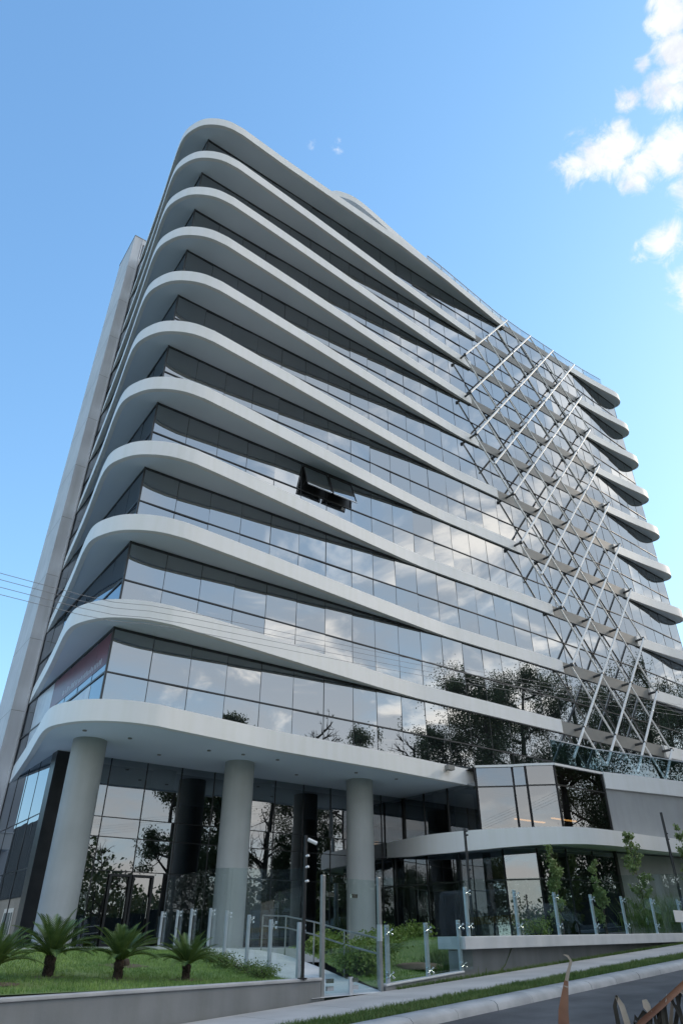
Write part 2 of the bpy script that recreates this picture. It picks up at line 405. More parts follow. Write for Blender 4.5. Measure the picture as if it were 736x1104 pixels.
# right-hand slabs: bullet-shaped ends above, plain bands on the two lowest floors
def yglass_r(x): return YG+max(0,(x-43.4))/7.*.42
XR=43.1
for k in range(2,12):
    b=MB(); z0=ZS[k]; z1=z0+TH
    if k>=4: P=catmull([(XR,24.30),(44.6,24.26),(46.5,24.18),(48.6,24.02),(49.6,23.98),(50.25,24.12),(50.62,24.5),(50.62,25.0),(50.3,25.4),(49.7,25.6)],4)
    else: P=[(XR,24.28),(46,24.26),(52,24.24),(60,24.24)]
    I=offset(P,.16); n=len(P)
    b.add([(q[0],q[1],z0+.012) for q in P]+[(q[0],q[1],z1) for q in P],[(i,i+1,n+i+1,n+i) for i in range(n-1)],0,True)
    b.add([(q[0],q[1],z0) for q in I]+[(q[0],q[1],z0+.012) for q in P],[(i,i+1,n+i+1,n+i) for i in range(n-1)],0)
    b.add([(q[0],q[1],z0) for q in I]+[(q[0],q[1],z0+.06) for q in I],[(i,n+i,n+i+1,i+1) for i in range(n-1)],1)
    back=[(P[-1][0],26.2),(XR,26.2)]
    b.poly(I+back,z0+.06,1,True); b.poly(P+back,z1,0)
    b.add([(XR,24.3,z0),(XR,26.2,z0),(XR,26.2,z1),(XR,24.3,z1)],[(3,2,1,0)],0)
    bpart(b,'floor_slab',[M['white'],M['soffit']])
    # recessed panel behind the lattice
    b=MB(); b.box((XSTEP[k]-.6,24.40,z0),(XR+.4,24.9,z0+.72)); bpart(b,'spandrel_panel',M['spandrel'])

# ribbon windows, one per floor and face
MX=[XL+.03+1.6*i for i in range(8)]+[19.65]
while MX[-1]<43.: MX.append(MX[-1]+1.505)
MX=[x for x in MX if x<43.2]
MXR=[43.5+1.35*i for i in range(6)]
OPENB=(5,6)   # bays with open sashes on floor under slab 6
def pane(b,p0,p1,z0,z1,j=.006):
    """one slightly out-of-true pane between plan points"""
    d=np.array(p1)-np.array(p0); nrm=np.array((d[1],-d[0])); nrm=nrm/np.linalg.norm(nrm)
    tilt=rng.normal(0,j,2)
    def P(p,z,u): q=np.array(p)+nrm*(tilt[0]*u+tilt[1]*(1 if z==z1 else -1)); return (q[0],q[1],z)
    b.add([P(p0,z0,-1),P(p1,z0,1),P(p1,z1,1),P(p0,z1,-1)],[(0,1,2,3)])
def ribbon(xs,ya,k,name,skip=(),mname='mirror'):
    zb=ZS[k-1]+TH-.1; zt=ZS[k]+.06; zm=ZS[k]-1.69
    b=MB(); fr=MB()
    for i in range(len(xs)-1):
        p0=(xs[i],ya(xs[i])); p1=(xs[i+1],ya(xs[i+1]))
        pane(b,p0,p1,zb,zm)
        if i not in skip: pane(b,p0,p1,zm,zt)
    o=bpart(b,name,M[mname])
    for i,x in enumerate(xs):
        y=ya(x); fr.box((x-.010,y-.010,zb),(x+.010,y+.05,zt))
    for i in range(len(xs)-1):
        x0,x1=xs[i],xs[i+1]; y0,y1=ya(x0),ya(x1); g=.010
        for za,zc,pr in ((zm-.028,zm+.028,.04),(zt-.10,zt-.012,.03)):
            fr.add([(x0+g,y0-pr,za),(x1-g,y1-pr,za),(x1-g,y1-pr,zc),(x0+g,y0-pr,zc),(x0+g,y0+.03,za),(x1-g,y1+.03,za),(x1-g,y1+.03,zc),(x0+g,y0+.03,zc)],
                   [(0,1,2,3),(3,2,6,7),(1,0,4,5),(0,3,7,4),(1,5,6,2)])
    f=bpart(fr,'window_frame',M['frame'],o)
    return o
def ribbon_side(k):
    zb=ZS[k-1]+TH-.1; zt=ZS[k]+.06; zm=ZS[k]-1.69
    ys=[36.45-1.72*i for i in range(8)]; ys=[y for y in ys if y>25.]+[24.45]
    b=MB(); fr=MB()
    for i in range(len(ys)-1):
        pane(b,(XL,ys[i]),(XL,ys[i+1]),zb,zm); pane(b,(XL,ys[i]),(XL,ys[i+1]),zm,zt)
    o=bpart(b,'side_ribbon_window',M['mirror_side'])
    for y in ys[:-1]: fr.box((XL-.006,y-.007,zb),(XL+.05,y+.007,zt))
    fr.box((XL-.035,24.415,zb),(XL+.04,24.49,zt))
    fr.box((XL-.04,24.5,zm-.035),(XL+.03,36.4,zm+.035)); fr.box((XL-.03,24.5,zt-.1),(XL+.03,36.4,zt-.012))
    fr.box((XL-.05,24.5,zb-.02),(XL+.03,36.4,ZS[k-1]+TH+.03))
    bpart(fr,'window_frame',M['frame'],o)
    return o
SIDE={}
for k in range(2,12):
    ribbon(MX,lambda x:YG,k,'ribbon_window',OPENB if k==5 else ())
    ribbon([MX[-1]]+MXR,yglass_r,k,'ribbon_window')
    SIDE[k]=ribbon_side(k)
# right end wall glazing of the tower
b=MB(); b.box((50.05,24.98,6.4),(50.15,46,44.4)); bpart(b,'end_wall',M['mirror_side'])
# core body behind the glass
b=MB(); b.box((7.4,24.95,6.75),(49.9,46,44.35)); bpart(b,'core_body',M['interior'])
# two awning sashes standing open, hinged at the head
for i in OPENB:
    x0,x1=MX[i]+.04,MX[i+1]-.04; zm=ZS[5]-1.69
    zt=ZS[5]-.12; H_=zt-zm-.02; ang=R(19)
    def sash(u,w,d): # u across, w down from head, d outward thickness
        return (u, YG-.03-math.sin(ang)*w-math.cos(ang)*d, zt-math.cos(ang)*w+math.sin(ang)*d*0)
    b=MB()
    def bar(u0,u1,w0,w1):
        vs=[sash(u0,w0,0),sash(u1,w0,0),sash(u1,w1,0),sash(u0,w1,0),sash(u0,w0,.06),sash(u1,w0,.06),sash(u1,w1,.06),sash(u0,w1,.06)]
        b.add(vs,[(0,1,2,3),(7,6,5,4),(0,4,5,1),(1,5,6,2),(2,6,7,3),(3,7,4,0)],0)
    bar(x0,x0+.04,0,H_); bar(x1-.04,x1,0,H_); bar(x0+.06,x1-.06,0,.06)
    vs=[sash(x0+.06,.06,.03),sash(x1-.06,.06,.03),sash(x1-.06,H_-.07,.03),sash(x0+.06,H_-.07,.03)]
    b.add(vs,[(3,2,1,0)],1)
    vs=[sash(x0,H_-.07,-.005),sash(x1,H_-.07,-.005),sash(x1,H_,-.005),sash(x0,H_,-.005),sash(x0,H_-.07,.065),sash(x1,H_-.07,.065),sash(x1,H_,.065),sash(x0,H_,.065)]
    b.add(vs,[(0,1,2,3),(7,6,5,4),(0,4,5,1),(1,5,6,2),(2,6,7,3),(3,7,4,0)],2)
    o=bpart(b,'open_sash',[M['black'],M['mirror'],M['alu']])
    b=MB()
    pane(b,(MX[i],YG),(MX[i+1],YG),zt,ZS[5]+.06); bpart(b,'fixed_light',M['mirror'])
    b=MB()
    for xx in (x0+.03,x1-.03): b.tube([(xx,YG+.02,zm+.25),sash(xx,H_*.75,0)],.012,6)
    b.box((x0-.02,YG+.06,zm+.05),(x1+.02,YG+.45,zt),0)  # black block, no part of the stays: paints the room's shade behind the sash
    bpart(b,'sash_stay_room_shade',M['black'],o)
# maroon film with paler letters' ghosts on the side window of the first floor
b=MB(); zt=ZS[2]-.12; 
b.box((XL-.012,26.0,ZS[2]-1.35),(XL-.004,31.8,zt),0); b.box((XL-.012,26.0,ZS[2]-2.95),(XL-.004,31.8,ZS[2]-1.8),1)
b.box((XL-.012,24.6,ZS[2]-1.35),(XL-.004,25.99,zt),0); b.box((XL-.012,31.82,ZS[2]-2.9),(XL-.004,34.6,zt),1)
for i in range(26):
    y=25.2+.19*i+random.uniform(-.03,.03)
    b.box((XL-.018,y,ZS[2]-1.2),(XL-.0125,y+.06,ZS[2]-1.05+random.uniform(0,.12)),1)
bpart(b,'window_film',[M['maroon'],M['filmwhite']],SIDE[2])

# columns
for i,x in enumerate((7.55,13.85,20.1,26.6)):
    b=MB(); b.lathe((x,26.45,0),[(.615,-.12),(.61,6.39)],40); bpart(b,'column',M['concrete'])
# downlights and soffit fittings under the first slab
for x,y in ((6.9,25.1),(8.6,25.2),(11.8,25.2),(13.2,25.0),(14.8,25.0),(18.9,25.1),(21.2,25.1),(10.5,27),(17,27)):
    b=MB(); b.lathe((x,y,ZS[1]+.035),[(.075,0),(.075,.04)],14); bpart(b,'soffit_downlight',M['spandrel'])

# lobby
b=MB()
LX=[7.12,7.75]+[9.2+1.55*i for i in range(11)]; LX=[x for x in LX if x<24.5]+[24.6]
fr=MB(); LT=(3.55,4.2,1.05); z0,zt=-.12,ZS[1]+.06
for i in range(1,len(LX)-1):
    zz=[z0,2.35,3.5,4.2,zt]
    for a,c in zip(zz[:-1],zz[1:]): pane(b,(LX[i],28.7),(LX[i+1],28.7),a,c,.003)
o=bpart(b,'lobby_glazing',M['lobbyglass'])
for x in LX[1:]: fr.box((x-.016,28.67,z0),(x+.016,28.76,zt))
for z in (2.35,3.5,4.2): fr.box((7.78,28.68,z-.016),(24.58,28.75,z+.016))
bpart(fr,'glazing_frame',M['black'],o)
b=MB(); b.box((7.0,28.62,-.12),(7.72,29.3,zt)); bpart(b,'corner_pier',M['black'])
b=MB()
for i in range(4):
    y0,y1=36.4-1.8*i,36.4-1.8*(i+1)
    for a,c in ((-.12,2.35),(2.35,4.2),(4.2,zt)): pane(b,(7.03,y0),(7.03,y1),a,c,.003)
o=bpart(b,'side_glazing',M['mirror_side'])
fr=MB()
for i in range(5): fr.box((7.015,36.4-1.8*i-.008,-.12),(7.06,36.4-1.8*i+.008,zt))
for z in (2.35,4.2): fr.box((7.012,29.3,z-.016),(7.055,36.3,z+.016))
bpart(fr,'glazing_frame',M['black'],o)
b=MB()
for y0,y1 in ((28.7,27.1),(27.1,25.4),(25.4,23.5)):
    for a,c in ((4.2,zt),(-.12,3.5)): pane(b,(24.62,y0),(24.62,y1),a,c,.003)
o=bpart(b,'return_glazing',M['lobbyglass'])
fr=MB()
for y in (28.6,27.1,25.4): fr.box((24.58,y-.025,-.12),(24.66,y+.025,zt))
bpart(fr,'glazing_frame',M['black'],o)
# lobby shell: floor, ceiling, back wall, dark core piers, reception desk
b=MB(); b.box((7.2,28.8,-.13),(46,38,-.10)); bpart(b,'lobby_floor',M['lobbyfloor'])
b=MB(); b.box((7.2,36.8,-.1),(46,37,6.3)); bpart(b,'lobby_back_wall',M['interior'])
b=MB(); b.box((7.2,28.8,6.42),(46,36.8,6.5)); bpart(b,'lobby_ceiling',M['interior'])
for x in (12.0,16.9):
    b=MB(); b.lathe((x,29.9,0),[(.52,-.1),(.52,6.4)],24); bpart(b,'interior_column',M['black'])
b=MB(); b.box((17,33,-.1),(22,33.8,1.05)); b.box((16.9,32.9,1.05),(22.1,33.9,1.12)); bpart(b,'reception_desk',M['greywall'],None)
# entrance doors: pale framed leaves
for x in (9.85,10.75):
    b=MB(); b.box((x,28.55,-.1),(x+.07,28.63,2.25)); b.box((x+.78,28.55,-.1),(x+.85,28.63,2.25)); b.box((x+.07,28.55,2.17),(x+.78,28.63,2.25)); b.box((x+.07,28.55,-.1),(x+.78,28.63,.02))
    o=bpart(b,'entrance_door',M['black'])
    b=MB(); b.tube([(x+.68,28.49,.8),(x+.68,28.49,1.5)],.018,8); bpart(b,'handle',M['chrome'],o)

# podium wing: bay window over a curved slab
BAY=[(24.62,23.42),(25.89,22.27),(26.23,21.78),(27.17,20.87),(30.7,20.84)]
b=MB(); fr=MB()
for i in range(4):
    p0,p1=BAY[i],BAY[i+1]; segs=[(p0,p1)]
    if i==3: m_=((p0[0]+p1[0])/2,(p0[1]+p1[1])/2); segs=[(p0,m_),(m_,p1)]
    for a,c in segs:
        pane(b,a,c,4.15,6.15,.003); pane(b,a,c,6.15,7.0,.003)
o=bpart(b,'bay_window',M['lobbyglass'])
def edge_box(mb,p0,p1,z0,z1,out,inn,mi=0):
    d=np.array(p1)-np.array(p0); L=np.linalg.norm(d); t=d/L; nn_=np.array((t[1],-t[0])) # outward (right of travel = towards street)
    c=(np.array(p0)+np.array(p1))/2+nn_*(out-inn)/2
    mb.obox(c,t,nn_,L/2,(out+inn)/2,z0,z1,mi)
for p in BAY: fr.box((p[0]-.04,p[1]-.04,4.15),(p[0]+.04,p[1]+.04,7.0))
for i in range(4): edge_box(fr,BAY[i],BAY[i+1],6.12,6.18,.03,.03)
bpart(fr,'bay_frame',M['black'],o)
b=MB()
for i in range(4): edge_box(b,BAY[i],BAY[i+1],7.0,7.1,.07,.3)
bpart(b,'bay_coping',M['white'])
b=MB(); b.poly(BAY+[(31.5,20.84),(31.5,25),(24.62,25)],7.02,0); b.poly(BAY+[(30.7,25),(24.62,25)],6.98,1,True); bpart(b,'bay_roof',[M['greywall'],M['interior']])
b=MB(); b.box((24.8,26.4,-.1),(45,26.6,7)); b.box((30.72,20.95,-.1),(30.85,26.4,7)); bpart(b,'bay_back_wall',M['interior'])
for (x0,x1,y,z) in ((26.9,29.0,23.3,4.95),(28.7,30.5,22.6,5.05)):
    b=MB(); b.box((x0,y,z),(x1,y+.1,z+.05)); bpart(b,'pendant_lamp',M['lamp'])
# podium slab
PE=catmull([(23.4,28.6),(23.12,26.6),(23.08,24.9),(23.6,23.0),(24.66,21.2),(26.37,19.75),(28.6,19.42),(31.5,19.5)],5)+[(35,19.3),(40,18.7),(46,17.9)]
b=MB(); n=len(PE); I=offset(PE,.2)
zb=[lerp(j,[0,5,12,16,22,30,n],[3.55,3.42,3.38,3.42,3.52,3.58,3.6]) for j in range(n)]
b.add([(q[0],q[1],z) for q,z in zip(PE,zb)]+[(q[0],q[1],4.2) for q in PE],[(i,i+1,n+i+1,n+i) for i in range(n-1)],0,True)
b.add([(q[0],q[1],z) for q,z in zip(I,zb)]+[(q[0],q[1],z) for q,z in zip(PE,zb)],[(i,i+1,n+i+1,n+i) for i in range(n-1)],0)
b.add([(q[0],q[1],z) for q,z in zip(I,zb)]+[(q[0],q[1],3.64) for q in I],[(i,n+i,n+i+1,i+1) for i in range(n-1)],1)
back=[(46,28.65)]
b.poly(I+back,3.64,1,True); b.poly(PE+back,4.2,0)
b.add([(23.4,28.6,3.5),(23.4,28.65,3.5),(23.4,28.65,4.2),(23.4,28.6,4.2)],[(0,1,2,3)],0)
bpart(b,'podium_slab',[M['white'],M['soffit']])
# solid wall right of the bay, on the slab, and its white fascia
W=[(30.76,20.86),(35,20.1),(38,19.65),(46,18.5)]
b=MB()
for i in range(3): edge_box(b,W[i],W[i+1],4.2,6.36,0,.3)
bpart(b,'podium_wall',M['greywall'])
b=MB()
for i in range(3): edge_box(b,W[i],W[i+1],6.36,7.12,.12,.3)
b.poly(W+[(46,24.5),(30.76,24.5)],7.09)
bpart(b,'podium_fascia',M['white'])
# ground floor glazing below slab
GG=[(23.9,28.6),(24.6,24.9),(25.3,22.9),(26.2,21.75),(27.4,21.15),(30.9,21.0)]
b=MB(); fr=MB()
for i in range(5):
    p0,p1=GG[i],GG[i+1]; segs=[(p0,p1)]
    if i in (0,4): m_=((p0[0]+p1[0])/2,(p0[1]+p1[1])/2); segs=[(p0,m_),(m_,p1)]
    for a,c in segs:
        pane(b,a,c,-.1,2.35,.003); pane(b,a,c,2.35,3.56,.003)
        fr.box((a[0]-.03,a[1]-.03,-.1),(a[0]+.03,a[1]+.03,3.55))
    edge_box(fr,p0,p1,2.32,2.38,.025,.025)
o=bpart(b,'podium_glazing',M['lobbyglass']); bpart(fr,'glazing_frame',M['black'],o)
b=MB(); W2=[(30.9,21.0),(35,20.5),(46,19.2)]
for i in range(2): edge_box(b,W2[i],W2[i+1],-.2,3.56,0,.3)
bpart(b,'podium_wall',M['greywall'])
# terrace glass railing on the podium roof
RL=[(27.3,20.95),(30.7,20.95),(35,20.22),(38,19.78),(46,18.65)]
b=MB(); fr=MB()
for i in range(4): edge_box(b,RL[i],RL[i+1],7.14,8.2,.006,.006)
o=bpart(b,'terrace_railing',M['railglass'])
for i in range(4): edge_box(fr,RL[i],RL[i+1],8.2,8.25,.025,.025)
bpart(fr,'handrail',M['alu'],o)
# floodlight on the first fascia
b=MB(); b.box((23.05,23.55,6.78),(23.45,23.82,6.98)); b.tube([(23.25,23.8,6.85),(23.25,24.0,6.75)],.03,8); bpart(b,'floodlight',M['spandrel'])

# roof: upper ring, penthouse, glass railing
UR=catmull([(16.6,33),(16.3,29),(16.3,26),(16.75,24.62),(17.6,24.1),(19.2,23.95),(23.3,24.45),(28.2,24.96),(36,25.6)],5)
b=MB(); n=len(UR)
b.add([(q[0],q[1],46.75) for q in UR]+[(q[0],q[1],47.4) for q in UR],[(i,i+1,n+i+1,n+i) for i in range(n-1)],0,True)
b.poly(UR+[(36,33)],46.75,1,True); b.poly(UR+[(36,33)],47.4,0); b.add([(36,25.6,46.75),(36,33,46.75),(36,33,47.4),(36,25.6,47.4)],[(0,1,2,3)])
bpart(b,'penthouse_roof',[M['white'],M['soffit']])
b=MB(); b.box((17.2,25.9,44.5),(35.5,33,46.75)); bpart(b,'penthouse_wall',M['steelgrey'])
b=MB(); fr=MB(); RP=[p for p in slab_outline(11) if p[0]>25.]; RP=[(x,y+.22) for x,y in RP]+[(37,24.5),(40,24.5),(43,24.5),(45.5,24.45),(48,24.3)]
for i in range(len(RP)-1):
    edge_box(b,RP[i],RP[i+1],44.55,45.5,.006,.006); 
    edge_box(fr,RP[i],RP[i+1],45.5,45.54,.025,.025)
    if i%2==0: fr.box((RP[i][0]-.02,RP[i][1]-.03,44.54),(RP[i][0]+.02,RP[i][1]+.03,45.5))
o=bpart(b,'roof_railing',M['railglass']); bpart(fr,'handrail',M['alu'],o)

# stair tower at the back left, with an opening in its crown
b=MB(); x0,x1,y0,y1,zt=6.32,9.2,36.5,39.95,47.1
b.box((x0,y0,-.12),(x1,y1,44.8)); b.box((x0,y0,44.8),(6.9,y1,46.55)); b.box((8.7,y0,44.8),(x1,y1,46.55)); b.box((x0,y0,46.55),(x1,y1,zt))
b.box((x0-.03,y0-.03,zt),(x1+.03,y1+.03,zt+.06),1)
for k in range(2,12): b.box((x0-.004,y0-.004,ZS[k]-.35),(x1,y1+.002,ZS[k]-.33),1)
b.box((6.93,36.40,-.12),(7.0,36.497,47.0),0)
bpart(b,'stair_tower',[M['tower'],M['spandrel']],bevel=0)
b=MB(); b.box((6.4,36.0,3.55),(7.0,36.48,4.2)); b.box((6.35,35.95,4.2),(7.0,36.48,4.26)); bpart(b,'wall_box',M['white'],bevel=.02)

# diamond lattice on struts
LAT=bpart(MB(),'steel_lattice',M['steelwhite'])
DX=2.93; YD=23.75; cnt={11:3,10:4,9:5,8:5,7:5,6:4,5:4,4:3,3:3,2:3}
zk={k:ZS[k]+.36 for k in cnt}
def node(i,k): return (43.0-DX*i,YD,zk[k])
def has(i,k): return k in cnt and 0<=i<=cnt[k]
def halfdown(i,k,sgn): return (43.0-DX*i+sgn*DX/2,YD,zk[k]-1.873)
heavy=[]; light=[]
# '/' members run from upper right to lower left as single long rods
for k0 in range(11,1,-1):
    for i0 in range(0,cnt[k0]+1):
        if has(i0-1,k0+1): continue
        i,k=i0,k0; 
        while has(i+1,k-1): i,k=i+1,k-1
        a=node(i0,k0); e=node(i,k)
        if k==2: e=halfdown(i,k,-1)
        elif has(i+1,k) and not has(i+1,k-1): e=halfdown(i,k,-1)
        heavy.append((a,e))
for k0 in range(11,1,-1):
    for i0 in range(0,cnt[k0]+1):
        if has(i0+1,k0+1): continue
        i,k=i0,k0
        while has(i-1,k-1): i,k=i-1,k-1
        a=node(i0,k0); e=node(i,k)
        if has(i0,k0+1) and has(i0+1,k0): a=(a[0]-DX/2,a[1],a[2]+1.873)
        if k==2 and i>0: e=halfdown(i,k,1)
        light.append((a,e))
for a,e in heavy:
    if a==e: continue
    b=MB(); b.tube([a,e],.075,10); bpart(b,'lattice_rod',M['steelwhite'],LAT)
for a,e in light:
    if a==e: continue
    b=MB(); off=.0
    b.tube([(a[0],a[1]+.12,a[2]),(e[0],e[1]+.12,e[2])],.058,8); bpart(b,'lattice_rod',M['steelwhite'],LAT)
for k in cnt:
    for i in range(cnt[k]+1):
        if k==11: continue
        a=node(i,k); b=MB(); b.tube([(a[0],YD+.02,a[2]),(a[0],24.41,a[2])],.075,10); b.lathe((a[0],YD+.02,a[2]),[(.02,-.10),(.10,-.09),(.10,.09),(.02,.10)],10)
        bpart(b,'lattice_strut',M['steelgrey'],LAT)

# ------------------------------------------------------------------ SITE WALLS AND FENCES
def along_wall(name,s0,s1,zt0,zt1,m,n0,n1,capm=None,capt=.06,capo=.04,label='',depth=.9):
    root=empty(name,(*SN((s0+s1)/2,n0),road_z((s0+s1)/2)),label=label,cat='wall')
    inv=Matrix.Translation([-v for v in root.location])
    def blk(nm,na,nb,za0,za1,zb0,zb1,mm,ds=0):
        b=MB(); p=[(s0-ds,na),(s1+ds,na),(s1+ds,nb),(s0-ds,nb)]
        lo=[(*SN(*q),z) for q,z in zip(p,(za0,za1,za1,za0))]; hi=[(*SN(*q),z) for q,z in zip(p,(zb0,zb1,zb1,zb0))]
        b.add(lo+hi,[(0,3,2,1),(4,5,6,7),(0,1,5,4),(1,2,6,5),(2,3,7,6),(3,0,4,7)])
        o=b.build(nm,mm,None,.012); o.parent=root; o.matrix_parent_inverse=inv; return o
    blk('wall_body',n0,n1,road_z(s0)-.3,road_z(s1)-.3,zt0-capt,zt1-capt,m)
    if capm: blk('wall_cap',n0-capo,n1+capo,zt0-capt,zt1-capt,zt0,zt1,capm,.0 if capt<.1 else .05)
    return root
along_wall('retaining_wall',-8,10.9,-.80,-.54,M['wall'],11.25,11.45,M['kerb'],.05,.025,label='low grey retaining wall along the sidewalk holding up the green lawn with palms')
along_wall('retaining_wall',15.6,34,.15,.40,M['wall'],11.45,11.75,M['cap'],.26,.26,label='low wall with thick white cap under the glass fence on the right')
along_wall('garden_kerb_wall',12.75,15.5,-.70,-.52,M['wall'],11.25,11.42,M['cap'],.04,.02,label='very low grey kerb wall under the glass fence between gate and white capped wall')

def clamp(b,p,d,nrm):
    """spider clamp: little arms with discs, on both sides of a post"""
    for sx in (-1,1):
        for sz in (-1,1):
            q=(p[0]+d[0]*.10*sx+nrm[0]*-.06,p[1]+d[1]*.10*sx+nrm[1]*-.06,p[2]+.045*sz)
            b.tube([(p[0]-nrm[0]*.03,p[1]-nrm[1]*.03,p[2]),q],.009,5); 
            b.tube([q,(q[0]+nrm[0]*.03,q[1]+nrm[1]*.03,q[2])],.024,8)
def fence(name,label,pts,d_of,post_h,glass,clamps):
    """pts: list of (x,y,z) post feet; glass: list of (p0,p1,z0a,z0b,z1a,z1b)"""
    root=empty(name,pts[0],label=label,cat='fence'); inv=Matrix.Translation([-v for v in pts[0]])
    def bp(mb,nm,mm,par=None,bev=0):
        o=mb.build(nm,mm,None,bev); o.parent=par or root
        if not par: o.matrix_parent_inverse=inv
        return o
    for i,p in enumerate(pts):
        a=pts[max(0,i-1)]; c=pts[min(len(pts)-1,i+1)]
        d=np.array((c[0]-a[0],c[1]-a[1])); d=d/np.linalg.norm(d); nrm=np.array((-d[1],d[0]))
        b=MB(); b.obox((p[0]+nrm[0]*.06,p[1]+nrm[1]*.06),d,nrm,.05,.03,p[2]-.02,p[2]+post_h)
        o=bp(b,'fence_post',M['alu'],None,.006)
        b=MB()
        for h in clamps: clamp(b,(p[0]+nrm[0]*.03,p[1]+nrm[1]*.03,p[2]+h),d,nrm)
        bp(b,'spider_clamp',M['chrome'],o)
    for p0,p1,a0,a1,b0,b1 in glass:
        d=np.array(p1)-np.array(p0); L=np.linalg.norm(d); d=d/L; nrm=np.array((-d[1],d[0]))*.006
        q0=np.array(p0)+d*.012; q1=np.array(p1)-d*.012; b=MB()
        vs=[(*(q0-nrm),a0),(*(q1-nrm),a1),(*(q1+nrm),a1),(*(q0+nrm),a0),(*(q0-nrm),b0),(*(q1-nrm),b1),(*(q1+nrm),b1),(*(q0+nrm),b0)]
        b.add(vs,[(0,3,2,1),(4,5,6,7),(0,1,5,4),(1,2,6,5),(2,3,7,6),(3,0,4,7)])
        bp(b,'glass_panel',M['fenceglass'])
    return root
# right fence on the capped wall
ss=[15.95,18.2,20.3,22.5,24.6,26.9,29.2,31.5]
zc=lambda s: lerp(s,[15.6,34],[.15,.40])
pts=[(*SN(s,11.3),zc(s)) for s in ss]
gl=[]
for a,c in zip(ss[:-1],ss[1:]): gl.append((SN(a,11.27),SN(c,11.27),zc(a)+.03,zc(c)+.03,zc(a)+1.22,zc(c)+1.42 if c>20 else zc(c)+1.3))
gl=[(p0,p1,a0,a1,1.36+.065*(sa-15.9),1.36+.065*(sb-15.9)) for (p0,p1,a0,a1,_,_),(sa,sb) in zip(gl,zip(ss[:-1],ss[1:]))]
fence('glass_fence','frameless glass fence with steel posts standing on the white capped wall at right',pts,None,1.05,gl,(.22,.93))
# fence between gate and capped wall
pts=[(*SN(14.3,11.3),-.64)]
z0=lambda s: lerp(s,[12.7,15.5],[-.62,-.5])
pts=[(*SN(12.95,11.3),-.70),(*SN(14.3,11.3),-.64),(*SN(15.55,11.3),-.56)]
gl=[(SN(a,11.27),SN(c,11.27),z0(a),z0(c),1.22,1.34) for a,c in ((12.75,14.3),(14.3,15.9))]
fence('glass_fence','taller glass fence on the low kerb right of the gate, before tall grasses',pts,None,1.05,gl,(.15,.92))
# fence along left side of the path
FP=[(8.72,13.45,-.66),(8.92,14.9,-.58),(9.15,16.3,-.45),(9.4,17.9,-.31),(9.63,19.3,-.21),(9.92,21.1,-.16),(10.2,22.7,-.14),(10.5,24.6,-.12)]
FPZ=[(x,y,path_z(y)+.0) for x,y,z in FP]
gl=[]
for a,c in zip(FP[:-1],FP[1:]): gl.append(((a[0],a[1]),(c[0],c[1]),path_z(a[1])+.06,path_z(c[1])+.06,a[2]+2.0,c[2]+2.0))
fence('glass_fence','glass fence with short steel posts between the lawn and the pale entry path',[(x,y,z) for x,y,z in FP],None,1.03,gl,(.1,.93))
# row of posts at the back of the lawn
FP=[(10.05,22.85,-.12),(9.0,22.85,-.12),(8.0,22.88,-.12),(7.0,22.9,-.12),(6.0,22.95,-.12)]
# gate
gr=empty('glass_gate',(*SN(11.8,11.3),-.88),label='frameless glass entrance gate between two tall steel posts beside the sidewalk',cat='gate'); inv=Matrix.Translation([-v for v in gr.location])
def gpart(mb,nm,mm,par=None,bev=0):
    o=mb.build(nm,mm,None,bev); o.parent=par or gr
    if not par: o.matrix_parent_inverse=inv
    return o
for s in (10.98,12.68):
    b=MB(); b.obox(SN(s,11.32),T2,N2,.042,.036,-.98,1.2 if s<11 else 1.24); gpart(b,'gate_post',M['railsteel'],None,.008)
for s0,s1 in ((11.06,11.72),(11.75,12.60)):
    b=MB(); c=SN((s0+s1)/2,11.30); b.obox(c,T2,N2,(s1-s0)/2,.006,-.80 if s0<11.5 else -.75,1.17); o=gpart(b,'gate_leaf',M['fenceglass'])
    b=MB()
    for z in (-.6,.85,-.72):
        q=SN(s0+.1,11.28); b.obox(q,T2,N2,.09,.02,z-.035,z+.035)
    gpart(b,'hinge_plate',M['chrome'],o)
b=MB(); b.obox(SN(11.74,11.28),T2,N2,.05,.02,-.92,-.55); gpart(b,'floor_stop',M['alu'])
b=MB(); b.obox(SN(12.6,11.25),T2,N2,.03,.05,.05,.35); gpart(b,'gate_lock',M['alu'])
# handrail on the right of the path
hr=empty('handrail',(10.75,13.6,-.85),label='double bar steel handrail on posts along the right edge of the entry path',cat='handrail'); inv=Matrix.Translation([-v for v in hr.location])
HP=[(10.72,13.55),(11.08,15.25),(11.46,17.1),(11.9,19.2),(12.3,21.2)]
for x,y in HP:
    b=MB(); z=path_z(y); b.tube([(x,y,z-.05),(x,y,z+.9)],.021,10); o=b.build('rail_post',M['railsteel']); o.parent=hr; o.matrix_parent_inverse=inv
for h in (.9,.62):
    b=MB(); b.tube([(x,y,path_z(y)+h) for x,y in HP],.019,10); o=b.build('rail_bar',M['railsteel']); o.parent=hr; o.matrix_parent_inverse=inv

